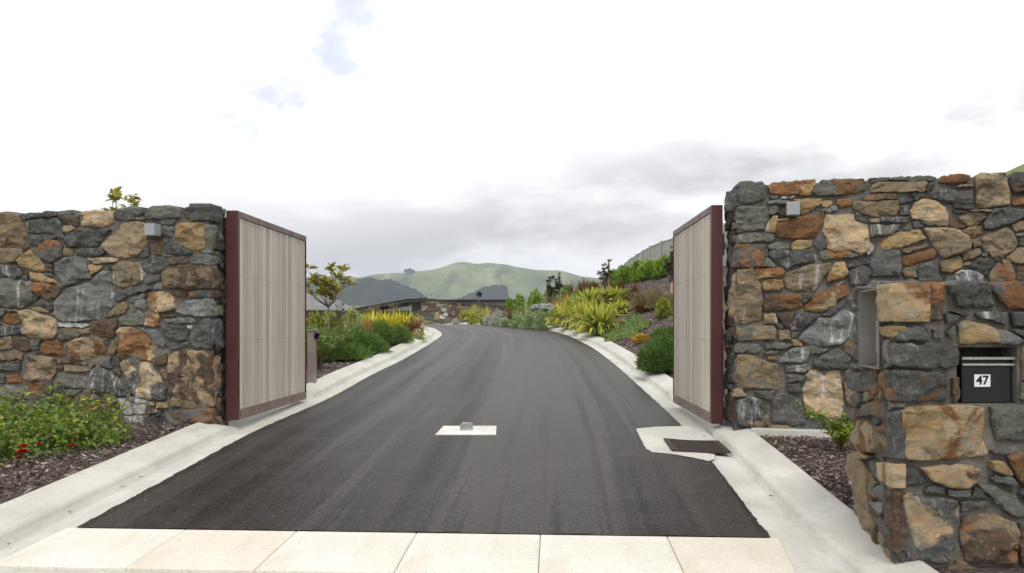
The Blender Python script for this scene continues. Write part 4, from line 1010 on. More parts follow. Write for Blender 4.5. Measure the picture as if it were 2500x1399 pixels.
def inside_bed_left(n):
    X = rg.uniform(-5.4, -2.7, n*3); Y = rg.uniform(3.6, 8.2, n*3)
    wallY = 7.75+(-2.78-X)*(.45/2.22)
    ok = (X < Xl(Y)-KW-.005) & (Y < wallY-.0) & (X < -2.2); return np.stack([X, Y], -1)[ok][:n]
def inside_bed_right(n):
    X = rg.uniform(1.7, 3.6, n*3); Y = rg.uniform(4.4, 7.6, n*3); wallY = 7.4-(X-1.98)*(.53/2.21)
    ok = (X > Xr(Y)+KW+.005) & (Y < wallY-.16) & ((Y > 4.62) | (X < cP.x+(Y-cP.y)*.19)); return np.stack([X, Y], -1)[ok][:n]
pts_ = np.concatenate([inside_bed_left(11000), inside_bed_right(7500)])
chips('bark_chips', pts_, 0, 3)
X = rg.uniform(-6, -1.5, 40000); Y = rg.uniform(8.3, 24, 40000); ok = (X < Xl(Y)-KW-.01) & (X > Xl(Y)-3.2); p1 = np.stack([X, Y], -1)[ok][:9000]
X = rg.uniform(1.0, 6.2, 90000); Y = rg.uniform(8.0, 33, 90000); ok = (X > Xr(Y)+KW+.01); p2 = np.stack([X, Y], -1)[ok][:24000]
chips('bark_chips', np.concatenate([p1, p2]), 0, 5, (.03, .075))
# grit and pale stone chips swept to the edges of the drive and scattered over it
gr_ = np.random.RandomState(31); Yg = gr_.uniform(4.7, 16, 340); sd2 = gr_.rand(340) < .5; dd_ = np.abs(gr_.normal(0, .09, 340))-.03
Xg = np.where(sd2, Xl(Yg)+dd_, Xr(Yg)-dd_); sc3 = gr_.rand(340) < .13; Xg = np.where(sc3, gr_.uniform(-2.1, 1.3, 340), Xg)
Lg = gr_.uniform(.003, .009, 340); Zg = g(Yg)+.016
Vg = np.stack([np.stack([Xg+Lg*cx_, Yg+Lg*cy_, Zg+Lg*cz_], -1) for cx_, cy_, cz_ in ((-.6,-.5,0),(.6,-.4,0),(.1,.7,0),(0,0,.7))], 1).reshape(-1, 3)
Fg = ((np.arange(340)*4)[:, None, None]+np.array([(0,1,3),(1,2,3),(2,0,3)])[None]).reshape(-1, 3)
obj('grit', Vg, Fg, M['grit'], kind='stuff')
# fallen leaves and twigs in the gutters
for i, (px, py, lab) in enumerate(((22,1330,'dry brown leaf in the left gutter nearest the corner of the picture'),(167,1250,'dry brown leaf in the left gutter a step beyond the nearest one'),(300,1190,'dark leaf in the left gutter below the rose bush'),(345,1166,'dark leaf in the left gutter before the kerb end'),(265,1194,'small dark leaf on the face of the left kerb'),
    (1720,1065,'dry leaf caught just above the drain grate'),(1882,1212,'dark leaf in the right gutter beside the mulch bed'),(1543,900,'brown leaf in the far right gutter beside the juniper'),(1506,886,'brown leaf in the far right gutter below the amber shrub'),(1574,922,'brown leaf in the right gutter nearest the right gate'),(1525,893,'brown leaf in the far right gutter between two others'))):
    p = solve(px, py, lambda x, y: float(g(y))+.015)
    if i < 5: p = solve(px, py, lambda x, y: float(g(y))+.012)
    a = random.uniform(0, 6); r = .022
    v = [p+Vector((math.cos(a)*r, math.sin(a)*r, .004)), p+Vector((-math.sin(a)*r*.4, math.cos(a)*r*.4, .010)), p-Vector((math.cos(a)*r, math.sin(a)*r, -.003)), p+Vector((math.sin(a)*r*.4, -math.cos(a)*r*.4, .008)), p+Vector((0, 0, .003))]
    o = obj('fallen_leaf', v, [(0,1,4), (1,2,4), (2,3,4), (3,0,4)], M['bark'], None, p)
    tag(o, lab, 'leaf', 'dry leaves in the gutters')
# ------------------------------------------------------------------ plants
def norm(a): return a/np.maximum(np.linalg.norm(a, axis=-1, keepdims=True), 1e-9)
def leaf_quads(P, D, Nn, L, Wd, shape='leaf', curl=.15):
    D = norm(D); Z = norm(Nn-(Nn*D).sum(-1, keepdims=True)*D); Y = np.cross(Z, D); L = L[:, None]; Wd = Wd[:, None]
    a = P; tip = P+D*L-Z*L*curl; m1 = P+D*L*.45+Y*Wd/2+Z*Wd*.12; m2 = P+D*L*.45-Y*Wd/2+Z*Wd*.12
    if shape == 'leaf':
        mid = P+D*L*.5-Z*L*curl*.2
        V = np.stack([a, m1, tip, m2, mid], 1).reshape(-1, 3); b0 = (np.arange(len(P))*5)[:, None, None]
        return V, (b0+np.array([(0,4,1),(1,4,2),(0,3,4),(3,2,4)])[None]).reshape(-1, 3)
    V = np.stack([a, m1, tip, m2], 1).reshape(-1, 3); b0 = (np.arange(len(P))*4)[:, None, None]
    return V, (b0+np.array([(0,1,2),(0,2,3)])[None]).reshape(-1, 3)
def rdir(rg, n): return norm(rg.normal(size=(n, 3)))
def merge(parts):
    V = []; Fc = []; b0 = 0
    for v, f in parts: V.append(v); Fc.append(f+b0); b0 += len(v)
    return np.concatenate(V), np.concatenate(Fc)
def bush(rx, ry, rz, n, L, ar, seed, lumps=9, up=.35, spread=.8, shell=.65, curl=.15, shape='leaf', flat=0.0, lump_r=.5):
    """leaves through a cluster of lumps; base at z=0"""
    rg = np.random.RandomState(seed)
    cs = rdir(rg, lumps); cs[:, 2] = np.abs(cs[:, 2])*.8+.05; r_ = rg.uniform(.25, .62, (lumps, 1)); cs = cs*r_
    cs = np.concatenate([cs, [[0, 0, .3]]]); lr = rg.uniform(.75, 1.2, len(cs))*lump_r
    k = rg.randint(0, len(cs), n); d_ = rdir(rg, n); rad = lr[k]*(shell+(1-shell)*rg.rand(n)**.6)*rg.choice([1, 1.12], n, p=[.85, .15])
    p = cs[k]+d_*rad[:, None]; p[:, 2] = np.where(p[:, 2] < .02, np.abs(p[:, 2])*.5+.02, p[:, 2])
    S = np.array([rx, ry, rz]); P = p*S; out_ = norm(d_*np.array([1, 1, .9])+np.array([0, 0, .25]))
    D = out_*spread+rdir(rg, n)*.6+np.array([0, 0, up]); Nn = norm(out_+rdir(rg, n)*.5+np.array([0, 0, .6+flat]))
    Ls = L*rg.uniform(.6, 1.25, n)
    return leaf_quads(P, D, Nn, Ls, Ls*ar*rg.uniform(.8, 1.2, n), shape, curl)
def blades(n, H, spread, width, seed, segs=4, droop=.9, r0=.06, stiff=.5, up=1.0):
    rg = np.random.RandomState(seed); a = rg.uniform(0, 2*np.pi, n); lean = rg.beta(1.3, 1.6, n)*spread; L = H*rg.uniform(.42, 1.12, n)
    out_ = np.stack([np.cos(a), np.sin(a), np.zeros(n)], -1); side = np.stack([-np.sin(a), np.cos(a), np.zeros(n)], -1)
    side = norm(side+rg.normal(0, .25, (n, 3)))
    base = out_*(rg.rand(n)**.5*r0)[:, None]; V = []; p = base.copy(); th = lean*.55
    dth = droop*lean*rg.uniform(.6, 1.5, n)/segs
    w = width*rg.uniform(.7, 1.2, n)
    for i in range(segs+1):
        ww = (w*(1 if i < segs*.6 else .72) if i < segs else w*.06)
        if i == 0: ww = w*.6
        V += [p-side*ww[:, None]/2, p+side*ww[:, None]/2]
        th2 = th+dth*i*(1+i*.35); p = p+(out_*np.sin(th2)[:, None]+np.array([0, 0, 1])*np.cos(th2)[:, None])*(L/segs)[:, None]
    V = np.stack(V, 1); k = V.shape[1]; b0 = (np.arange(n)*k)[:, None, None]
    q = np.array([(2*i, 2*i+1, 2*i+3, 2*i+2) for i in range(segs)])[None]
    V[..., 2] = np.maximum(V[..., 2], .012)
    return V.reshape(-1, 3), (b0+q).reshape(-1, 4)
LM = {  # in several foliage colours the dark end stands in for weak self-shading
 'rose': leafmat('rose_leaf', (.065,.14,.022), (.15,.25,.03), .45, .3, (.24,.28,.04)),
 'rose_tip': leafmat('rose_new_leaf', (.20,.28,.035), (.38,.44,.05), .4, .35, (.42,.32,.06)),
 'petal': leafmat('rose_petal', (.24,.003,.010), (.42,.006,.02), .5, 0),
 'magnolia': leafmat('magnolia_leaf', (.20,.20,.03), (.36,.34,.05), .28, .3, (.24,.16,.035), .6),
 'oleander': leafmat('oleander_leaf', (.09,.16,.035), (.20,.29,.06), .4, .25, (.25,.30,.10)),
 'juniper': leafmat('juniper_spray', (.03,.08,.018), (.11,.21,.042), .6, .3, (.20,.32,.08)),
 'gold': leafmat('golden_flax_blade', (.42,.40,.03), (.72,.62,.04), .4, .3, (.78,.66,.10)),
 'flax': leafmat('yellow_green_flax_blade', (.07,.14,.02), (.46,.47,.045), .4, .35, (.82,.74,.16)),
 'flaxcore': leafmat('dark_flax_blade', (.05,.095,.018), (.13,.19,.03), .45, .2),  # for inner blades: shade inside the clump put into the colour
 'bronze': leafmat('bronze_flax_blade', (.07,.03,.018), (.17,.07,.03), .5, .15, (.24,.13,.04)),
 'orange': leafmat('orange_sedge_blade', (.25,.10,.03), (.38,.17,.05), .6, .2),
 'red': leafmat('red_cordyline_blade', (.08,.012,.02), (.17,.03,.04), .45, .15),
 'silver': leafmat('silver_leaf', (.32,.35,.27), (.50,.52,.44), .8, .15),
 'sage': leafmat('blue_green_leaf', (.17,.27,.10), (.32,.43,.21), .7, .2),
 'hedge': leafmat('bright_hedge_leaf', (.045,.12,.012), (.20,.35,.035), .35, .35, (.36,.50,.07)),
 'olivehedge': leafmat('olive_hedge_leaf', (.07,.10,.018), (.30,.34,.045), .35, .3, (.42,.40,.07)),
 'darkred': leafmat('dark_bronze_leaf', (.035,.024,.014), (.08,.055,.028), .4, .15, (.12,.10,.045)),
 'mat': leafmat('thyme_mat_leaf', (.12,.19,.055), (.21,.29,.085), .8, .15, (.28,.35,.13)),
 'tussock': leafmat('tussock_blade', (.20,.24,.09), (.34,.36,.16), .6, .25),
 'brown': leafmat('sparse_brown_leaf', (.15,.11,.06), (.26,.19,.10), .7, .15, (.20,.24,.08)),
 'amber': leafmat('amber_leaf', (.38,.25,.03), (.60,.38,.05), .6, .25, (.45,.20,.03)),
 'cream': leafmat('cream_variegated_leaf', (.22,.28,.10), (.46,.48,.25), .6, .25),
 'farforest': leafmat('far_tree_leaf', (.02,.035,.02), (.04,.06,.03), .8, .1),
}
_lib = {}
def plant(name, key, geo, mat, loc, label, cat='plant', group=None, rot=None, s=1.0, stuffpart=None):
    if key not in _lib:
        v, f = geo(); _lib[key] = mesh_data(name, v, f, mat)
    o = bpy.data.objects.new(name, _lib[key]); link(o); o.location = loc; o.rotation_euler.z = random.uniform(0, 6.28) if rot is None else rot
    if hasattr(s, '__len__'): o.scale = s
    else: o.scale = (s, s, s)
    tag(o, label, cat, group); return o
def sized(px, py, wpx, hpx):
    p = at(px, py); return p, wpx*p.y/F, hpx*p.y/F
# ---- left bed, far side of the left gate
def shrub(name, mat, px, py, wpx, hpx, n, L, ar, seed, label, depth=1.0, Y=None, cat='shrub', group=None, **kw):
    p = at(px, py) if Y is None else atY(px, Y)
    w_, h_ = wpx*p.y/F, (hpx*p.y/F if Y is None else max(.1, (HZ-(py-hpx))*p.y/F-p.z))
    v, f = bush(w_/2/.95, w_/2*depth/.95, h_/.98, n, L, ar, seed, **kw)
    o = obj(name, v+np.array(p), f, LM[mat], None, p); tag(o, label, cat, group); return o
def clump(name, mat, px, py, wpx, hpx, n, label, seed, width=.03, spread=1.5, Y=None, droop=.9, cat='plant', group=None, core_mat=None, segs=4, indiv=0, r0=None):
    p = at(px, py) if Y is None else atY(px, Y)
    w_, h_ = wpx*p.y/F, (hpx*p.y/F if Y is None else max(.1, (HZ-(py-hpx))*p.y/F-p.z))
    T = thing(name, label, cat, p, group)
    H = max(h_*1.12, w_*.55)
    v, f = blades(n, H, spread, width, seed, segs, droop, r0 or w_*.12)
    sx3 = w_/max(1e-3, (np.percentile(v[:, 0], 98)-np.percentile(v[:, 0], 2))); sz3 = h_/max(1e-3, np.percentile(v[:, 2], 98.5))
    v = v*np.array([sx3, sx3, sz3])
    k = (segs+1)*2
    if indiv:
        # the blades in front that one can pick out are leaves of their own
        bl = v.reshape(n, k, 3); order = np.argsort(bl[:, -1, 1])[:indiv]
        rest = np.setdiff1d(np.arange(n), order)
        q = np.array([(2*i, 2*i+1, 2*i+3, 2*i+2) for i in range(segs)])
        for i in order: obj('leaf', bl[i]+np.array(p), q, LM[mat], T)
        vr = bl[rest].reshape(-1, 3); fr_ = ((np.arange(len(rest))*k)[:, None, None]+q[None]).reshape(-1, 4)
        obj('leaves', vr+np.array(p), fr_, LM[mat], T, kind='stuff')
    else: obj('leaves', v+np.array(p), f, LM[mat], T, kind='stuff')
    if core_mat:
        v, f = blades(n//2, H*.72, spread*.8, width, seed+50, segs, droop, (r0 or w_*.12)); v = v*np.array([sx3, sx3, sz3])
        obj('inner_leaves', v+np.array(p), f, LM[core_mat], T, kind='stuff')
    return T
def whorls(T, tips, L, Wd, per, mat, rg, individual=True, upward=.5, name='leaf'):
    """rosettes of leaves at branch tips"""
    Ps = []; Ds = []; Ns = []
    for tp in tips:
        for j in range(per):
            a = rg.uniform(0, 2*np.pi); el = rg.uniform(-.1, 1.0)*upward*2
            d_ = np.array([np.cos(a)*np.cos(el), np.sin(a)*np.cos(el), np.sin(el)]); Ps.append(np.array(tp)+rg.normal(0, L*.12, 3)); Ds.append(d_); Ns.append(np.array([0, 0, 1])+rg.normal(0, .35, 3))
    Ps, Ds, Ns = map(np.array, (Ps, Ds, Ns)); Ls = L*rg.uniform(.6, 1.15, len(Ps))
    if not individual:
        v, f = leaf_quads(Ps, Ds, Ns, Ls, Ls*Wd); return obj('crown', v, f, LM[mat], T, kind='stuff')
    one, f1 = leaf_quads(np.zeros((1, 3)), np.array([[1., 0, 0]]), np.array([[0, 0, 1.]]), np.array([1.]), np.array([Wd])); me_ = mesh_data(name, one, f1, LM[mat])
    for P_, D_, N_, l_ in zip(Ps, Ds, Ns, Ls):
        D_ = Vector(D_).normalized(); Z_ = Vector(N_); Z_ = (Z_-D_*Z_.dot(D_)).normalized(); Y_ = Z_.cross(D_)
        o = bpy.data.objects.new(name, me_); link(o, T); R3 = Matrix((D_, Y_, Z_)).transposed()
        o.rotation_euler = R3.to_euler(); o.location = Vector(P_)-wloc(T); o.scale = (l_, l_, l_)
def small_tree(name, px, py, hpx, wpx, label, seed, nb=7, per=7, L=.13, Wd=.5, mat='magnolia', stake=False, Y=None, trunkf=.35, rad=.02, cat='tree', up=1.0, subs=3, individual=True, Z0=None):
    p = at(px, py) if Y is None else atY(px, Y)
    if Z0 is not None: p.z = Z0
    s = p.y/F; H = hpx*s if Y is None else (HZ-(py-hpx))*s-p.z; Wm = wpx*s
    T = thing(name, label, cat, p); rg = np.random.RandomState(seed); rr = random.Random(seed)
    base = Vector(p); fork = base+Vector((rr.uniform(-.02, .02), 0, H*trunkf)); tr = MB()
    tr.tube([base-Vector((0, 0, .05)), base.lerp(fork, .5)+Vector((.008, 0, 0)), fork], [rad*1.2, rad, rad*.85], 8); tips = []
    for i in range(nb):
        a = 2*math.pi*i/nb+rr.uniform(-.4, .4); el = rr.uniform(.25, 1.0)
        tip = fork+Vector((math.cos(a)*Wm/2*el, math.sin(a)*Wm/2*el, H*(1-trunkf)*(rr.uniform(.42, .92) if i else .96)*(1.1-.25*el)))
        mid = fork.lerp(tip, .5)+Vector((math.cos(a)*Wm*.06, math.sin(a)*Wm*.06, -H*.03)); tr.tube([fork, mid, tip], [rad*.6, rad*.42, rad*.2], 6); tips.append(tuple(tip))
        for j in range(subs):
            t_ = rr.uniform(.35, .9); q = fork.lerp(tip, t_); tp = q+Vector((rr.uniform(-1, 1)*Wm*.16, rr.uniform(-1, 1)*Wm*.16, rr.uniform(.02, .14)*H)); tr.tube([q, tp], [rad*.3, rad*.15], 5); tips.append(tuple(tp))
    tr.build('trunk', M['bark'], T, smooth=True)
    whorls(T, tips, L, Wd, per, mat, rg, individual)
    return T
small_tree('magnolia_tree', 803, 800, 148, 150, 'small open magnolia tree with olive leaves just past the left gate', 4, 9, 11, .19, .5, Y=17.2, trunkf=.50, rad=.021, subs=3)
# the sprig above the left wall
small_tree('magnolia_tree', 291, 520, 62, 90, 'young magnolia tree whose leafy top shows over the left wall', 15, 8, 9, .125, .5, Y=9.4, trunkf=.62, rad=.016, subs=2)
# oleanders
def stems_leaves(name, px, py, wpx, hpx, nst, per, L, ar, label, seed, mat='oleander', Y=None, cat='shrub', lean=.5, group=None):
    p = at(px, py) if Y is None else atY(px, Y); s = p.y/F; H, Wm = hpx*s, wpx*s
    T = thing(name, label, cat, p, group); rg = np.random.RandomState(seed); rr = random.Random(seed); tr = MB(); Ps = []; Ds = []; Ns = []
    for i in range(nst):
        a = rr.uniform(0, 6.28); r = rr.uniform(.1, 1)*Wm/2; h = H*rr.uniform(.55, 1)*(1-.25*r/(Wm/2)); tip = p+Vector((math.cos(a)*r, math.sin(a)*r, h)); mid = p.lerp(tip, .5)+Vector((-math.cos(a)*r*.15, 0, h*.05))
        tr.tube([p+Vector((math.cos(a)*.03, math.sin(a)*.03, 0)), mid, tip], [.011, .008, .004], 5)
        for j in range(per):
            t_ = rr.uniform(.35, 1.02); q = (p.lerp(mid, t_*2) if t_ < .5 else mid.lerp(tip, t_*2-1)); b_ = rr.uniform(0, 6.28); el = rr.uniform(.2, 1.0)
            Ps.append(q[:]); Ds.append((math.cos(b_)*math.cos(el), math.sin(b_)*math.cos(el), math.sin(el))); Ns.append((rr.uniform(-.4, .4), rr.uniform(-.4, .4), 1))
    v, f = leaf_quads(np.array(Ps), np.array(Ds), np.array(Ns), L*rg.uniform(.6, 1.1, len(Ps)), L*ar*rg.uniform(.8, 1.2, len(Ps)), 'leaf', .1)
    tr.build('stems', M['twig'], T, kind='stuff'); obj('leaves', v, f, LM[mat], T, kind='stuff'); return T
stems_leaves('oleander', 778, 900, 92, 118, 34, 22, .135, .17, 'leafy oleander directly beside the opener box of the left gate', 3)
stems_leaves('oleander', 843, 882, 62, 108, 9, 20, .15, .17, 'thin young oleander with bare lower stems before the dark juniper', 7)
stems_leaves('oleander', 812, 850, 70, 80, 16, 18, .14, .17, 'oleander behind the young one, at the juniper\'s left end', 9, Y=14.5)
def juniper(Y, off, r, h, n, seed, label, sgn=-1, long=1.35):
    X = (float(Xl(Y))-KW-off) if sgn < 0 else (float(Xr(Y))+KW+off); c = Vector((X, Y, tz(X, Y)))
    v, f = bush(r/.95, r*long/.95, h/.98, n, .12, .10, seed, lumps=26, up=.45, spread=1.0, shape='q', lump_r=.32, shell=.5)
    v[:, 2] = np.maximum(v[:, 2], .01); k = sgn*(v[:, 0]) < -r*.5
    o = obj('juniper', v+np.array(c), f, LM['juniper'], None, c); tag(o, label, 'shrub')
juniper(15.0, .50, .66, .60, 14000, 5, 'dark green spreading juniper right behind the thin young oleander')
juniper(16.2, .55, .78, .64, 17000, 6, 'largest dark green juniper, middle of the row on the left kerb')
juniper(18.4, .42, .74, .60, 15000, 16, 'dark green juniper at the far end of the left kerb row')
juniper(15.6, 1.6, .85, .72, 15000, 17, 'dark green juniper behind the others of the left bed')
for i, (px, py, w_, h_, Y) in enumerate(((908,812,66,44,20.3),(945,815,84,50,20.8),(985,818,84,56,21.2))):
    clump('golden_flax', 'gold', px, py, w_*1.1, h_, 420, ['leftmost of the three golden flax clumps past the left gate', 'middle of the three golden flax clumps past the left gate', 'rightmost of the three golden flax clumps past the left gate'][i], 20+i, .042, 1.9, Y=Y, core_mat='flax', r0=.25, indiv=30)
clump('bronze_flax', 'bronze', 1012, 812, 50, 40, 260, 'dark bronze flax at the bend, right of the golden flax', 33, .03, 1.5, Y=20.6, r0=.15)
shrub('variegated_shrub', 'cream', 1022, 822, 44, 20, 1500, .06, .5, 8, 'low cream variegated groundcover at the tip of the left bed', 1, Y=20.0)
shrub('variegated_shrub', 'cream', 1000, 842, 30, 20, 1200, .06, .5, 18, 'small cream variegated shrub beside the juniper end', 1, Y=19.2)
for i, (px, w_, pyt, Y, lab) in enumerate(((770,60,752,19,'olive green hedge shrub behind the magnolia trunk, on its left'),(815,64,755,19.5,'olive green hedge shrub just right of the magnolia trunk'),(857,60,752,20,'olive green hedge shrub left of the pale grasses'),(742,40,752,18,'olive green hedge shrub partly hidden by the left gate'))):
    shrub('hedge_shrub', 'olivehedge', px, 800, w_, 800-pyt, 2200, .085, .5, 40+i, lab, .8, Y=Y, group='olive hedge shrubs of the left bed')
for i, (px, w_, pyt, Y, mt, lab) in enumerate(((880,50,768,17.6,'tussock','pale green tussock grass left of the golden flax'),(850,46,772,17,'tussock','pale green tussock grass behind the young oleander'),(838,44,786,15.2,'bronze','bronze grass clump among the left bed\'s grasses'),(897,36,772,16.8,'orange','russet sedge clump before the golden flax'))):
    clump('grass_clump', mt, px, 810, w_, 810-pyt, 420, lab, 60+i, .012, 1.3, Y=Y)
for i, (px, h_, Y, lab) in enumerate(((906,742,24,'first thin sapling rising before the house eave'),(921,746,25,'bronze leafed sapling before the house eave'),(960,738,26,'thin sapling in front of the long eave, above the golden flax'),(828,738,17.5,'spindly sapling right of the magnolia'))):
    small_tree('sapling', px, 800, 800-h_, 26, lab, 70+i, 5, 5, .09, .45, 'brown', Y=Y, rad=.012, individual=False)
# ---- right bank
FL = [(1372,806,66,58,26,'yellow green flax nearest the kerb bend, leftmost of the big group'),(1400,812,76,64,24.5,'yellow green flax in the front left of the big group'),(1432,826,84,86,22.6,'tall yellow green flax in the middle of the big group'),
      (1466,838,104,92,20.9,'largest yellow green flax, front centre of the big group'),(1512,815,72,74,23.2,'yellow green flax at the right end of the big group'),(1445,790,90,76,26.5,'yellow green flax at the back left of the big group'),(1500,786,86,76,26.4,'yellow green flax at the back right of the big group'),(1402,794,66,66,27.8,'yellow green flax behind the leftmost one of the big group')]
for i, (px, py, w_, h_, Y, lab) in enumerate(FL):
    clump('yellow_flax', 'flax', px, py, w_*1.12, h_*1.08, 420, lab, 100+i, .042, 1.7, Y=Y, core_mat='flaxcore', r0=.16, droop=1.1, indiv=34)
# thyme mat
def mat_plants():
    rg = np.random.RandomState(8); poly = [at(*q) for q in ((1422,836),(1470,822),(1520,788),(1548,770),(1575,785),(1592,795),(1560,812),(1540,835),(1500,842),(1475,836),(1450,833))]
    P2 = [(p.x, p.y) for p in poly]; xs_ = [p[0] for p in P2]; ys_ = [p[1] for p in P2]
    X = rg.uniform(min(xs_)-.1, max(xs_)+.1, 90000); Y = rg.uniform(min(ys_)-.3, max(ys_)+.3, 90000)
    nz_ = np.array([noise.noise((x*2.2, y*1.6, 2)) for x, y in zip(X[:60000], Y[:60000])])
    X, Y = X[:60000]+0*nz_, Y[:60000]
    jx, jy = X+nz_*.25, Y+nz_*.5; k = inpoly(P2, jx, jy) & (X > Xr(Y)+.30)
    X, Y, nz_ = X[k], Y[k], nz_[k]; z = np.maximum(terrain(X, Y), g(Y)+.06)+.02+nz_*.03+rg.uniform(0, .02, len(X))
    n = len(X); D = rdir(rg, n)+np.array([0, -.2, .15]); L = rg.uniform(.025, .05, n)
    return leaf_quads(np.stack([X, Y, z], -1), D, rdir(rg, n)*.5+np.array([0, 0, 1]), L, L*.55, 'leaf')
v, f = mat_plants(); p = v.mean(0)
o = obj('creeping_thyme', v, f, LM['mat'], None, p); tag(o, 'flat green creeping mat spilling over the right kerb', 'groundcover')
# solid base of the mat so that no mulch shows through
shrub('amber_shrub', 'amber', 1568, 836, 66, 26, 4200, .045, .45, 9, 'low amber orange shrub between the creeping mat and the juniper', .8, lumps=22, lump_r=.3)
shrub('juniper', 'juniper', 1640, 925, 185, 133, 26000, .12, .10, 11, 'big dark green juniper on the right bank partly behind the right gate', .9, lumps=26, up=.6, spread=1.0, shape='q', Y=12.9, lump_r=.30, shell=.5)
shrub('juniper', 'juniper', 1662, 880, 150, 92, 15000, .12, .10, 12, 'second juniper behind the right gate, mostly hidden by it', .9, lumps=22, up=.6, spread=1.0, shape='q', Y=15, lump_r=.32, shell=.5)
# bright hedge shrubs along the fence
HG = [(1500,700,42,50,31,'leftmost bright green hedge shrub, beside the staked sapling'),(1527,702,52,56,30,'second bright green hedge shrub from the left below the fence'),(1560,700,54,64,29,'third bright green hedge shrub, below the second fence post'),(1590,698,56,78,28,'bright green hedge shrub below the middle of the fence'),(1622,700,58,84,27,'bright green hedge shrub touching the right gate')]
for i, (px, py, w_, h_, Y, lab) in enumerate(HG):
    shrub('hedge_shrub', 'hedge', px, py, w_*1.15, h_, 3600, .16, .40, 130+i, lab, .8, Y=Y, group='bright hedge shrubs below the fence', up=.9, lumps=16, lump_r=.36, shell=.45)
for i, (px, w_, pyt, Y, lab) in enumerate(((1270,36,714,33,'bright green shrub left of the tussock on the far bank'),(1306,40,704,33,'taller bright green shrub behind the tussock'),(1345,40,700,34,'bright green shrub behind the paired saplings'),(1385,34,694,34,'bright green shrub beside the red cordyline'),(1245,24,728,36,'small bright green shrub nearest the far house'))):
    shrub('bright_shrub', 'hedge', px, 760, w_, 760-pyt, 1500, .12, .45, 150+i, lab, .9, Y=Y, up=.8)
small_tree('sapling', 1476, 710, 82, 34, 'tallest dark bronze sapling tied to a stake on the bank', 81, 9, 17, .10, .5, 'darkred', Y=27, trunkf=.2, rad=.02, subs=3, individual=False)
small_tree('sapling', 1343, 730, 58, 22, 'left one of the paired dark saplings on the far bank', 82, 9, 17, .10, .5, 'darkred', Y=30, trunkf=.2, rad=.02, individual=False)
small_tree('sapling', 1363, 730, 62, 24, 'right one of the paired dark saplings on the far bank', 83, 9, 17, .10, .5, 'darkred', Y=30, trunkf=.2, rad=.02, individual=False)
small_tree('sapling', 1637, 740, 136, 30, 'dark bronze sapling against the free end of the right gate', 84, 9, 17, .10, .5, 'darkred', Y=22, trunkf=.25, rad=.02, individual=False)
def stake(px, pyt, Y, lab):
    p = atY(px, Y); zt_ = (HZ-pyt)*Y/F; o = MB().box((p.x-.025, p.y-.025, p.z-.1), (p.x+.025, p.y+.025, zt_), ch=.003).build('stake', M['stake'], None, p); tag(o, lab, 'stake')
stake(1486, 632, 27.1, 'raw timber stake beside the tallest dark sapling'); stake(1365, 667, 30.1, 'raw timber stake behind the paired saplings'); stake(1477, 660, 27.3, 'shorter timber stake behind the tallest dark sapling'); stake(1640, 690, 21.6, 'raw timber stake at the edge of the right gate')
clump('cordyline', 'red', 1395, 740, 30, 50, 90, 'dark red spiky cordyline on the far bank', 90, .035, 1.1, Y=30, r0=.03)
for i, (px, w_, pyt, pyb, Y, mt, lab) in enumerate(((1425,62,681,760,32,'bronze','wide bronze grass behind the yellow flax group'),(1450,50,684,760,31,'bronze','bronze grass just left of the tallest staked sapling'),(1362,40,722,770,28.5,'orange','orange sedge left of the yellow flax group'),(1382,36,716,770,28.8,'orange','orange sedge at the back of the yellow flax group'),(1332,46,716,770,30,'tussock','round pale green tussock above the pale rock'),
    (1288,44,736,785,28.5,'tussock','olive tussock left of the pale rock'),(1245,30,746,790,29,'bronze','bronze grass between the silver and blue green shrubs'),(1262,30,742,785,30,'bronze','bronze grass behind the blue green shrubs'),(1222,34,752,790,30,'bronze','dark bronze grass right of the silver shrubs'),(1118,26,758,795,38,'bronze','bronze grass at the far bend by the house'),
    (1550,40,690,760,25,'bronze','thin bronze shrub grass under the hedge'),(1513,38,682,750,28,'bronze','bronze grass below the second hedge shrub'),(1608,22,752,782,19.5,'orange','small orange sedge tuft alone on the mulch'))):
    clump('grass_clump', mt, px, pyb, w_, pyb-pyt, 380, lab, 200+i, .014, 1.3, Y=Y)
for i, (px, w_, pyt, pyb, Y, lab) in enumerate(((1158,50,746,795,35,'yellow green flax nearest the far house'),(1185,46,748,795,33,'yellow green flax right of the one nearest the far house'),(1138,34,756,795,37,'small yellow flax at the bend\'s far end'))):
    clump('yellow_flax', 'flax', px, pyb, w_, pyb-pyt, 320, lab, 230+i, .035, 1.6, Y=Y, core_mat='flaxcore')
for i, (px, w_, pyt, Y, mt, lab) in enumerate(((1190,30,762,30.5,'silver','silver grey round shrub left of its twin'),(1212,34,758,29.8,'silver','silver grey round shrub right of its twin'),(1112,30,776,36,'silver','low silver shrub at the far bend'),(1262,46,755,27.5,'sage','blue green shrub at the left of the bank front'),(1292,44,752,26.8,'sage','blue green shrub in the middle of the bank front'),(1322,40,752,26.2,'sage','blue green shrub nearest the yellow flax group'),(1236,34,768,28.5,'sage','small blue green shrub before the bronze grass'))):
    shrub(('silver_shrub' if mt == 'silver' else 'sage_shrub'), mt, px, 800, w_, 800-pyt, 2400, .065, .4, 170+i, lab, .9, Y=Y)
for i, (px, w_, pyt, Y, lab) in enumerate(((1560,56,705,22,'sparse brown shrub left on the mulch slope'),(1600,60,695,21,'sparse brown shrub in the middle of the mulch slope'),(1630,40,712,20,'sparse brown shrub beside the right gate'))):
    shrub('sparse_shrub', 'brown', px, 770, w_, 770-pyt, 3000, .075, .2, 180+i, lab, .9, Y=Y, up=1.2)
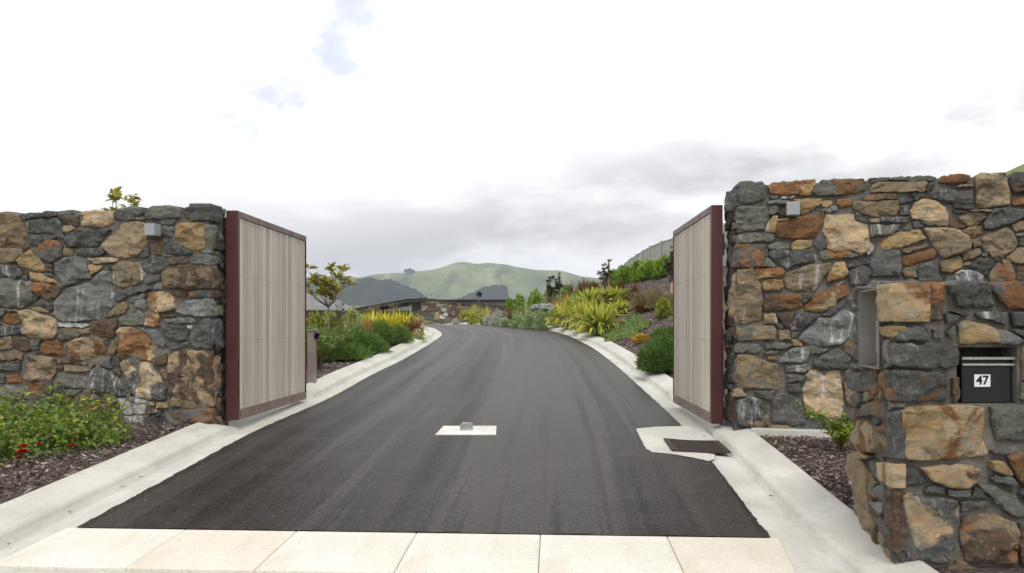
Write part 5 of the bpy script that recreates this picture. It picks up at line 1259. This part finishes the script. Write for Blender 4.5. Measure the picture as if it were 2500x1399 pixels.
for i, (px, pyb, w_, h_, Y, key, lab) in enumerate(((1530,745,60,44,25.5,'olivehedge','low olive shrub on the bank above the yellow flax'),(1468,742,60,44,28.4,'olivehedge','olive shrub at the foot of the tallest staked sapling'),(1410,748,50,44,30,'hedge','leafy green shrub between the orange sedges and the bronze grass'),
    (1352,778,46,34,27.6,'sage','grey green shrub at the foot of the pale rocks'),(1276,770,44,36,31,'olivehedge','olive shrub behind the blue green shrubs'),(1575,765,50,30,21.5,'bronze','rusty low shrub in the middle of the mulch slope'),(1622,760,46,44,19,'olivehedge','olive shrub against the right gate above the juniper'))):
    shrub('bank_shrub', key, px, pyb, w_, h_, 2600, .085, .4, 400+i, lab, .9, Y=Y, up=.7, lumps=14, lump_r=.36)
stems_leaves('oleander', 768, 868, 60, 104, 26, 20, .14, .17, 'tall oleander behind the first one, nearest the magnolia trunk', 13, Y=13.2)
stems_leaves('oleander', 872, 838, 60, 66, 18, 18, .13, .17, 'oleander with reddish new growth behind the juniper row', 14, Y=17.2)
# pale rocks
def rock(p, sx3, sy3, sz3, seed, label):
    bm = bmesh.new(); bmesh.ops.create_icosphere(bm, subdivisions=3, radius=1)
    for q in bm.verts:
        d_ = noise.noise(q.co*1.3+Vector((seed, 0, 0)))*.5+noise.cell(q.co*2+Vector((seed, 0, 0)))*.08; q.co = q.co*(1+d_); q.co = Vector((q.co.x*sx3, q.co.y*sy3, q.co.z*sz3))+p
    bm.verts.index_update(); v = [q.co.copy() for q in bm.verts]; f = [[q.index for q in fc_.verts] for fc_ in bm.faces]; bm.free()
    o = obj('rock', v, f, stone_mat('Hw'), None, p); tag(o, label, 'rock'); return o
for i, (px, py, Y, sx3, lab) in enumerate(((1318,750,28.6,.34,'flat pale grey rock left of its neighbour on the far bank'),(1340,750,28,.28,'smaller pale grey rock beside the flat one on the far bank'))):
    p = atY(px, Y); p.z = (HZ-py)*Y/F; rock(p, sx3, .3, .14, i*7.7+2, lab)
# ---- roses by the left wall
def rose_bush():
    c = Vector((-3.95, 6.55, 0)); c.z = tz(c.x, c.y)
    T = thing('rose_bush', 'low sprawling rose bush with red blooms before the left wall', 'shrub', c); rg = np.random.RandomState(21); rr = random.Random(21)
    cs = [(-4.75,6.7,.62,.30),(-4.35,6.85,.62,.34),(-4.05,6.7,.60,.34),(-3.75,6.95,.55,.36),(-4.35,6.2,.60,.26),(-3.95,6.15,.50,.26),(-3.60,6.55,.48,.28),(-3.45,6.95,.38,.26),(-4.7,6.0,.6,.22),(-3.95,5.85,.36,.16),(-5.2,6.4,.6,.3),(-4.6,5.6,.4,.15),(-3.3,6.7,.22,.18)]
    Ps = []; out_ = []
    for x, y, r, h in cs:
        k = int(780*(r/.5)**2); d_ = rdir(rg, k); d_[:, 2] = np.abs(d_[:, 2]); lump = .75+.35*np.sin(d_[:, 0]*7+x*3)*np.cos(d_[:, 1]*6+y)
        rad = (.55+.45*rg.rand(k)**.5)*lump; p = np.stack([x+d_[:, 0]*r*rad, y+d_[:, 1]*r*rad, d_[:, 2]*h*1.3*rad], -1); p[:, 2] += terrain(p[:, 0], p[:, 1])+.01; Ps.append(p); out_.append(d_)
    P = np.concatenate(Ps); O_ = np.concatenate(out_); ok = (P[:, 0] < Xl(P[:, 1])-KW-.04) & (P[:, 1] < 7.72+(-2.78-P[:, 0])*.2); P = P[ok]; O_ = O_[ok]; n = len(P)
    Ls = rg.uniform(.030, .056, n); v, f = leaf_quads(P, O_*.5+rdir(rg, n)*.8, O_*.6+rdir(rg, n)*.4+np.array([0, 0, .8]), Ls, Ls*.62, 'leaf', .2)
    obj('foliage', v, f, LM['rose'], T, kind='stuff')
    # arching shoots with paler leaflets
    st = MB(); LP = []; LD = []
    for i in range(46):
        k = rr.randrange(len(cs)); x, y, r, h = cs[k]; a = rr.uniform(0, 6.28); b0 = Vector((x+math.cos(a)*r*.5, y+math.sin(a)*r*.5, tz(x, y)+h*.8))
        if i < 12: b0 = Vector((-3.55+rr.uniform(-.25, .2), 6.75+rr.uniform(-.5, .4), -.85)); a = rr.uniform(-1.0, .8)
        L = rr.uniform(.16, .36); tip = b0+Vector((math.cos(a)*L*.8, math.sin(a)*L*.8, L*rr.uniform(.3, .95)-(.12 if i < 6 else 0))); mid = b0.lerp(tip, .5)+Vector((0, 0, L*.2))
        if tip.x > float(Xl(tip.y))-.30: continue
        st.tube([b0, mid, tip], [.005, .004, .002], 5)
        for j in range(13):
            t_ = .15+.85*j/12; q = b0.lerp(mid, t_*2) if t_ < .5 else mid.lerp(tip, t_*2-1); c_ = rr.uniform(0, 6.28)
            LP.append(q); LD.append(Vector((math.cos(c_), math.sin(c_), rr.uniform(-.3, .3))))
    st.build('shoots', M['twig'], T, kind='stuff')
    one, f1 = leaf_quads(np.zeros((1, 3)), np.array([[1., 0, 0]]), np.array([[0, 0, 1.]]), np.array([1.]), np.array([.6]), 'leaf', .25); me_ = mesh_data('leaf', one, f1, LM['rose_tip'])
    pick = list(range(len(LP))); rr.shuffle(pick)
    for q in pick[:290]:
        D_ = LD[q].normalized(); Z_ = Vector((rr.uniform(-.4, .4), rr.uniform(-.4, .4), 1)); Z_ = (Z_-D_*Z_.dot(D_)).normalized(); R3 = Matrix((D_, Z_.cross(D_), Z_)).transposed()
        o = bpy.data.objects.new('leaf', me_); link(o, T); o.rotation_euler = R3.to_euler(); o.location = LP[q]-wloc(T); l_ = rr.uniform(.038, .062); o.scale = (l_, l_, l_)
    rest = pick[290:]
    if rest:
        v, f = leaf_quads(np.array([LP[q][:] for q in rest]), np.array([LD[q][:] for q in rest]), np.tile([0, 0, 1.], (len(rest), 1)), np.full(len(rest), .04), np.full(len(rest), .024)); obj('shoot_leaves', v, f, LM['rose_tip'], T, kind='stuff')
    # blooms
    for (px, py, Y, r) in ((55,1105,5.42,.036),(58,1090,5.45,.026),(46,1120,5.42,.026),(95,1085,5.45,.022),(177,1089,5.45,.024)):
        c2 = Vector(((px-CX)*Y/F, Y, (HZ-py)*Y/F)); v = []; fq = []
        for ring_, (nn_, rr_, zz, tilt) in enumerate(((6, 1, 0, .2), (6, .78, .25, .6), (5, .52, .4, 1.0), (4, .3, .5, 1.35))):
            for j in range(nn_):
                a = 2*math.pi*j/nn_+ring_*.5; w2 = .62*r*rr_+.2*r; ca, sa = math.cos(a), math.sin(a); d1 = Vector((ca*math.cos(tilt), sa*math.cos(tilt), math.sin(tilt))); sd_ = Vector((-sa, ca, 0)); b1 = c2+Vector((ca, sa, 0))*r*.12*rr_+Vector((0, 0, zz*r*.3))
                k0 = len(v); v += [b1-sd_*w2*.3, b1+sd_*w2*.3, b1+d1*r*rr_*.7+sd_*w2, b1+d1*r*rr_*1.1+Vector((0, 0, r*.1)), b1+d1*r*rr_*.7-sd_*w2]; fq += [(k0, k0+1, k0+2, k0+3, k0+4)]
        fl_ = obj('flower', v, fq, LM['petal'], T, c2)
rose_bush()
def rose_right():
    c = atY(2052, 6.55); T = thing('rose_bush', 'thin young rose reaching along the right wall beside the pier', 'shrub', c); rr = random.Random(5); rg = np.random.RandomState(5); st = MB(); LP = []; LD = []
    tips = [((1945,985),6.6),((1965,1005),6.5),((2000,1010),6.4),((2030,1030),6.3),((2070,1050),6.4),((2060,1010),6.6),((2095,1035),6.4),((2045,1060),6.2),((2075,1075),6.3),((2025,1050),6.35),((2085,1060),6.2),((2055,1040),6.3)]
    for (q, Y) in tips:
        tip = Vector(((q[0]-CX)*Y/F, Y, (HZ-q[1])*Y/F)); mid = c.lerp(tip, .5)+Vector((0, 0, .09)); st.tube([c, mid, tip], [.006, .004, .002], 5); L = (tip-c).length
        for j in range(int(22+L*52)):
            t_ = rr.uniform(.25, 1); p_ = c.lerp(mid, t_*2) if t_ < .5 else mid.lerp(tip, t_*2-1); a = rr.uniform(0, 6.28); LP.append(p_+Vector((rr.gauss(0, .014), rr.gauss(0, .014), rr.gauss(0, .014)))); LD.append(Vector((math.cos(a), math.sin(a), rr.uniform(-.5, .4))))
    st.build('shoots', M['twig'], T, kind='stuff')
    one, f1 = leaf_quads(np.zeros((1, 3)), np.array([[1., 0, 0]]), np.array([[0, 0, 1.]]), np.array([1.]), np.array([.6]), 'leaf', .25)
    mes = [mesh_data('leaf', one, f1, LM[k]) for k in ('rose_tip', 'rose', 'rose')]
    for p_, d_ in zip(LP, LD):
        D_ = d_.normalized(); Z_ = Vector((rr.uniform(-.4, .4), rr.uniform(-.4, .4), 1)); Z_ = (Z_-D_*Z_.dot(D_)).normalized(); R3 = Matrix((D_, Z_.cross(D_), Z_)).transposed()
        o = bpy.data.objects.new('leaf', rr.choice(mes)); link(o, T); o.rotation_euler = R3.to_euler(); o.location = p_-wloc(T); l_ = rr.uniform(.032, .056); o.scale = (l_, l_, l_)
    print('right rose leaves', len(LP))
rose_right()
# ------------------------------------------------------------------ fence on the bank
FN = thing('timber_fence', 'tall weathered board fence running along the top of the right bank', 'fence', (6, 33, 1.6))
fys = [21.3, 23.7, 26.1, 28.5, 31.0, 33.6, 36.4, 38.3, 40.3, 42.7, 45.0]; fzt = [2.78, 2.86, 3.0, 3.12, 3.25, 3.36, 3.43, 3.42, 3.41, 3.37, 3.3]
bme = mesh_data('board', MB().box((-.009, -.072, -.9), (.009, .072, .9)).v, MB().box((-.009, -.072, -.9), (.009, .072, .9)).f, M['fence_wood'])
for i in range(len(fys)-1):
    y0_, y1_ = fys[i], fys[i+1]; MB().box((5.93, y0_-.06, fzt[i]-1.9), (6.05, y0_+.06, fzt[i]+.03), ch=.004).build('fence_post', M['fence_wood'], FN, (6, y0_, fzt[i]-1))
    nb_ = int((y1_-y0_)/.15)
    for j in range(nb_):
        yy = y0_+.08+(y1_-y0_-.08)*(j+.5)/nb_; zz = fzt[i]+(fzt[i+1]-fzt[i])*(yy-y0_)/(y1_-y0_)-.93+random.uniform(-.006, .006)
        o = bpy.data.objects.new('board', bme); link(o, FN); o.location = Vector((6.0, yy, zz))-FN.location
    a_ = Vector((5.985, y0_+.06, fzt[i]-.02)); b3 = Vector((5.985, y1_-.06, fzt[i+1]-.02)); cp = MB(); cp.tube([a_, b3], .022, 4); cp.build('fence_rail', M['fence_wood'], FN)
shrub('dark_shrub', 'juniper', 1541, 640, 22, 30, 900, .12, .4, 77, 'dark green treetop peeping over the far end of the fence', 1, Y=44.5)
# ------------------------------------------------------------------ low house at the end of the drive
HY = 60.0
def hx(px, Y=HY): return (px-CX)*Y/F
def hz(py, Y=HY): return (HZ-py)*Y/F
M['dark_roof'] = varied('dark_roof_edge', (.010,.009,.009), (.016,.014,.014), 3, .6, 0)
M['grey_clad'] = varied('grey_cladding', (.07,.07,.072), (.10,.10,.10), 3, .7, 0)
M['soffit'] = varied('grey_fascia', (.14,.12,.115), (.18,.16,.155), 3, .6, 0)
M['brown_clad'] = varied('brown_cladding', (.045,.035,.03), (.07,.055,.048), 3, .7, 0)
M['white_frame'] = varied('pale_door_frame', (.42,.43,.45), (.5,.5,.52), 3, .5, 0)
M['window'] = varied('window_glass', (.03,.035,.04), (.05,.055,.06), 3, .08, 0)
HS = thing('low_house', 'long low house with stone end wall and dark roof at the end of the drive', 'house', (hx(1140), HY+2, -1.5))
# stone end wall with sloping top
sw = Face((hx(1028), HY), (hx(1245), HY), (0, -1), hx(1245)-hx(1028), -1.2, hz(729))
handed(sw); rgh = random.Random(9)
def topz(u): return hz(729)+(hz(751)-hz(729))*u/sw.L
poly_top = [(0, sw.zt+.5), (sw.L, sw.zt+.5), (sw.L, topz(sw.L)), (0, topz(0))]
fs = autofill(sw, [], ['B','B','B','N','KB','G','G','K','W','B','GK','T'], rgh, [poly_top], .19, .02, 6500, 1.4)
for code, uv in fs:
    mb = MB(); stone_geo(sw, uv, rgh, .05, rgh.uniform(-.01, .03), mb)
    if mb.v and len(mb.v) > 4: mb.build('stone', stone_mat(code), HS, sum(mb.v, Vector())/len(mb.v))
xa, xb = hx(1028), hx(1245)
v = [(xa, HY+.03, -2.5), (xb, HY+.03, -2.5), (xb, HY+.03, topz(sw.L)-.02), (xa, HY+.03, topz(0)-.02)]; v += [(x, HY+.45, z) for x, y, z in v]
obj('mortar', v, [(0,1,2,3), (7,6,5,4), (0,4,5,1), (1,5,6,2), (2,6,7,3), (3,7,4,0)], M['mortar'], HS)
def slab(name, x0, z0_, x1, z1_, th, y0_, y1_, mat):
    v = [(x0, y0_, z0_), (x1, y0_, z1_), (x1, y0_, z1_+th), (x0, y0_, z0_+th)]; v += [(x, y1_, z) for x, y, z in v]
    return obj(name, v, [(0,1,2,3), (7,6,5,4), (0,4,5,1), (1,5,6,2), (2,6,7,3), (3,7,4,0)], mat, HS)
slab('coping', xa-.05, hz(731), xb, hz(753), .07, HY-.12, HY+.5, M['soffit'])
slab('coping_cap', xa-.05, hz(728.8), xb, hz(751), .06, HY-.16, HY+.54, M['dark_roof'])
slab('roof_edge', xa-.1, hz(731.5), hx(1262), hz(731.5), .10, HY+3, HY+9, M['dark_roof'])
slab('upper_wall', xa, hz(748), hx(1262), hz(748), .45, HY+3.2, HY+9, M['soffit'])
slab('rear_wall', xa, -2, hx(1262), -2, 3.3, HY+3.3, HY+8.8, M['grey_clad'])
# left wing: mono-pitch roof falling to the left
slab('wing_wall', hx(880), -2.5, hx(1028), -2.5, 3.6, HY+1.0, HY+6, M['brown_clad'])
slab('wing_roof', hx(845), hz(761.5), hx(996), hz(734), .12, HY-.4, HY+7, M['dark_roof'])
slab('wing_fascia', hx(845), hz(764), hx(996), hz(737), .07, HY-.34, HY+6.9, M['soffit'])
slab('wing_roof', hx(996)+.002, hz(734), hx(1029), hz(733), .12, HY-.4, HY+7, M['dark_roof'])
slab('wing_fascia', hx(996)+.002, hz(737), hx(1029), hz(736), .07, HY-.34, HY+6.9, M['soffit'])
slab('wall_panel', hx(1003), -2, hx(1027), -2, hz(739)+2, HY+.75, HY+.95, M['grey_clad'])
dr_ = slab('door', hx(1020), -1, hx(1027), -1, hz(759)+1, HY+.68, HY+.74, M['window'])
for x0 in (1018.6, 1026.8): slab('door_frame', hx(x0), -1, hx(x0+1.3), -1, hz(757)+1, HY+.64, HY+.75, M['white_frame'])
slab('door_frame', hx(1018.6), hz(758.6), hx(1028.1), hz(758.6), .05, HY+.62, HY+.745, M['white_frame'])
MB().box((hx(1008), HY+.6, hz(743)), (hx(1011), HY+.74, hz(740)), ch=.01).build('wall_lamp', M['white_frame'], HS)
MB().tube([(hx(1002), HY+.4, -1), (hx(1002), HY+.4, hz(738))], .04, 8).build('downpipe', M['white_frame'], HS)
MB().tube([(hx(1053, HY+4), HY+4, .9), (hx(1053, HY+4), HY+4, hz(722, HY+4)), (hx(1053, HY+4), HY+4, hz(720.5, HY+4))], [.06, .06, .10], 10).build('flue', M['galv'], HS)
SD = thing('satellite_dish', 'dark round satellite dish on the low house roof', 'satellite dish', (hx(1169, HY+2), HY+2, hz(740, HY+2)))
yd = HY+2; c = Vector((hx(1170, yd), yd, hz(720, yd))); v = [c+Vector((0, .10, 0))]; k = 20
for r_, dd in ((.5, .05), (1, -.06)):
    for i in range(k): a = 2*math.pi*i/k; v.append(c+Vector((math.cos(a)*.21*r_, dd, math.sin(a)*.235*r_)))
f = [(0, 1+i, 1+(i+1) % k) for i in range(k)]+[(1+i, 1+k+i, 1+k+(i+1) % k, 1+(i+1) % k) for i in range(k)]
obj('dish', v, f, M['charcoal'], SD, smooth=True)
MB().tube([(c.x-.02, yd+.05, hz(746, yd)), (c.x-.02, yd+.05, c.z-.1), (c.x-.08, yd-.02, c.z-.16), (c.x-.14, yd-.25, c.z-.12)], .022, 7).build('mast', M['galv'], SD)
# neighbour's tiled roof behind the magnolia
NR = thing('tiled_roof_house', 'house with a grey tiled hip roof behind the magnolia tree', 'house', (hx(740, 48), 50, -3))
M['roof_tile'] = varied('grey_roof_tile', (.14,.14,.145), (.22,.22,.22), 5, .7, .2, .01, 30, rand=.15)
MB().box((hx(640, 48), 48.8, -5), (hx(798, 48), 58, hz(757, 48))).build('wall', M['soffit'], NR)
nrow = 8; e0x, e1x = hx(630, 48), hx(808, 48)
for r in range(nrow):
    t0, t1 = r/nrow, (r+1)/nrow; z0_, z1_ = hz(756, 48)+t0*1.05, hz(756, 48)+t1*1.05; y0_, y1_ = 48+t0*2.6, 48+t1*2.6; xa2, xb2 = e0x, e1x-(e1x-hx(745, 48))*(t0*.93); xc2 = e1x-(e1x-hx(745, 48))*(t1*.93)
    v = [(xa2, y0_, z0_+.03), (xb2, y0_, z0_+.03), (xc2, y1_, z1_), (xa2, y1_, z1_), (xa2, y0_, z0_-.01), (xb2, y0_, z0_-.01)]
    obj('tile_course', v, [(0,1,2,3), (0,4,5,1)], M['roof_tile'], NR)
    v = [(xb2, y0_, z0_+.03), (xb2, y0_+9-2*t0*2.6, z0_+.03), (xc2, y1_+9-2*t1*2.6-.3, z1_), (xc2, y1_, z1_)]
    obj('tile_course', v, [(0,1,2,3)], M['roof_tile'], NR)
# ------------------------------------------------------------------ hills
def hillmat(name, stops, sc_, bumpd, bs=20, forest=False):
    m, t, b = newmat(name, .95, .05); co = N(t, 'ShaderNodeTexCoord').outputs['Object']
    n1_ = noisetex(t, mapping(t, co, (1, .5, 1.6)), sc_, 8, .62, .5); col = ramp(t, n1_, stops)
    n2_ = noisetex(t, co, sc_*6, 5, .7); col = mixc(t, fmath(t, 'MULTIPLY', ramp(t, n2_, [(.5, 0), (.7, 1)]), .45), col, stops[0][1])
    t.links.new(col, b.inputs['Base Color']); bump(t, b, noisetex(t, co, bs, 8, .75), 1, bumpd); return m
M['hill_grass'] = hillmat('hill_pasture', [(.36, (.02,.04,.02)), (.44, (.10,.15,.05)), (.53, (.18,.24,.08)), (.60, (.27,.31,.13)), (.68, (.40,.38,.25))], .016, 22, .018)
M['hill_forest'] = hillmat('hill_forest', [(.35, (.014,.022,.016)), (.65, (.032,.045,.028))], .03, 8, .12)
def hill(name, prof, Yc, depth_f, depth_b, mat, zbase, seed, nx_=240, ny_=60, gully=.22, fine=0, foot=0):
    X = np.array([(p[0]-CX)*Yc/F for p in prof]); Z = np.array([(HZ-p[1])*Yc/F for p in prof])
    xs_ = np.linspace(X[0], X[-1], nx_); zc = np.interp(xs_, X, Z); k = np.array([.25, .5, .25]); 
    for _ in range(3): zc[1:-1] = np.convolve(zc, k, 'valid')
    tt = np.concatenate([np.linspace(0, 1, ny_), np.linspace(1, 2, 16)[1:]]); V = []
    for t_ in tt:
        if t_ <= 1: s_ = t_**1.25; yy = Yc-depth_f*(1-t_)
        else: s_ = 1-(t_-1)**1.2; yy = Yc+depth_b*(t_-1)
        for i, x in enumerate(xs_):
            env = math.sin(math.pi*min(max(t_, 0), 1)); R = zc[i]-zbase
            wob = noise.noise((x*.0021*1500/Yc*1.4+seed+t_*.5, t_*1.1, seed)); r2 = 1-abs(noise.noise((x*.0075*1500/Yc+t_*.9+wob, t_*1.3, seed+4)))*2
            r3 = 1-abs(noise.noise((x*.019*1500/Yc-t_*1.1, t_*3, seed+9)))*2
            z = zbase+R*(s_*(1-.10*env)+gully*env*(.5*r2+.3*r3+.3*wob-.62)) if R > 0 else zbase+R*s_
            if fine: z += fine*(noise.noise((x*.12, yy*.06, seed))+.7*noise.noise((x*.3, yy*.15, seed)))*(1 if t_ > .05 else 0)
            V.append((x, yy+40*wob*env, z))
    ii = np.arange(len(V)).reshape(-1, nx_); f = np.stack([ii[:-1, :-1], ii[:-1, 1:], ii[1:, 1:], ii[1:, :-1]], -1).reshape(-1, 4)
    return obj(name, np.array(V), f, mat, kind='structure', smooth=True)
GH = [(-900,760),(-200,705),(300,690),(700,688),(800,676),(830,672.5),(850,674),(880,679),(905,671),(940,668),(965,665.5),(985,667),(1010,662),(1030,661.5),(1050,659.5),(1075,654),(1100,645),(1118,640),(1130,638.8),(1145,640.5),(1160,645),(1175,643),(1195,641),(1210,643),(1218,645.5),(1228,643.5),(1245,648),(1275,655),(1285,654.5),(1305,660),(1322,657.8),(1340,661),(1360,658.8),(1380,663),(1400,669),(1416,675),(1440,677),(1480,681),(1700,688),(2200,700),(3200,740)]
hill('hills', GH, 1500, 520, 420, M['hill_grass'], -45, 3.3, 620, 150, .46)
hill('forest_hill', [(300,740),(500,700),(700,683),(752,679),(775,675.5),(797,679),(825,686),(870,706),(905,730),(930,745)], 1080, 230, 200, M['hill_forest'], -42, 8.1, 260, 50, .10, 2.2)
hill('forest_hill', [(770,745),(810,712),(835,690),(850,684),(875,679.5),(907,677.5),(923,680.5),(945,682),(964,684),(987,696),(1014,707),(1035,720),(1055,729),(1090,745),(1120,752)], 960, 200, 200, M['hill_forest'], -42, 5.7, 260, 50, .10, 2.2)
hill('forest_hill', [(1100,742),(1120,729),(1135,721),(1160,708),(1185,701),(1198,698),(1225,697.5),(1238,698),(1241,716),(1246,735),(1252,745)], 1020, 130, 150, M['hill_forest'], -42, 2.7, 200, 40, .10, 2.0)
hill('hills', [(600,760),(800,748),(850,744.5),(880,745),(900,748),(960,757),(1000,765)], 420, 120, 120, M['hill_grass'], -20, 6.6, 160, 30, .15)
for i, (px, r, lab) in enumerate(((992,7.5,'left dark tree of the clump on the distant ridge'),(1000,9,'tallest dark tree of the clump on the distant ridge'),(1008.5,6,'right dark tree of the clump on the distant ridge'))):
    Yt = 1490; base = Vector(((px-CX)*Yt/F, Yt, (HZ-664.5)*Yt/F)); T = thing('distant_tree', lab, 'tree', base)
    MB().tube([base-Vector((0, 0, 8)), base+Vector((0, 0, r*.5))], [.8, .5], 6).build('trunk', M['bark'], T)
    v, f = bush(r*.6, r*.6, r*.75, 900, 1.6, .7, 300+i); obj('crown', v+np.array(base), f, LM['farforest'], T, kind='stuff')
# ------------------------------------------------------------------ haze
if HAZE > 0:
    hb = MB().box((-3100, -30, -60), (3100, 2700, 165)); 
    mm = bpy.data.materials.new('haze'); mm.use_nodes = True; t = mm.node_tree; t.nodes.clear(); oo = N(t, 'ShaderNodeOutputMaterial'); pvn = N(t, 'ShaderNodeVolumePrincipled')
    pvn.inputs['Color'].default_value = (.80, .86, .98, 1); pvn.inputs['Density'].default_value = HAZE; pvn.inputs['Anisotropy'].default_value = 0.0
    t.links.new(pvn.outputs[0], oo.inputs['Volume'])
    hb.build('haze', mm, None, kind='stuff')
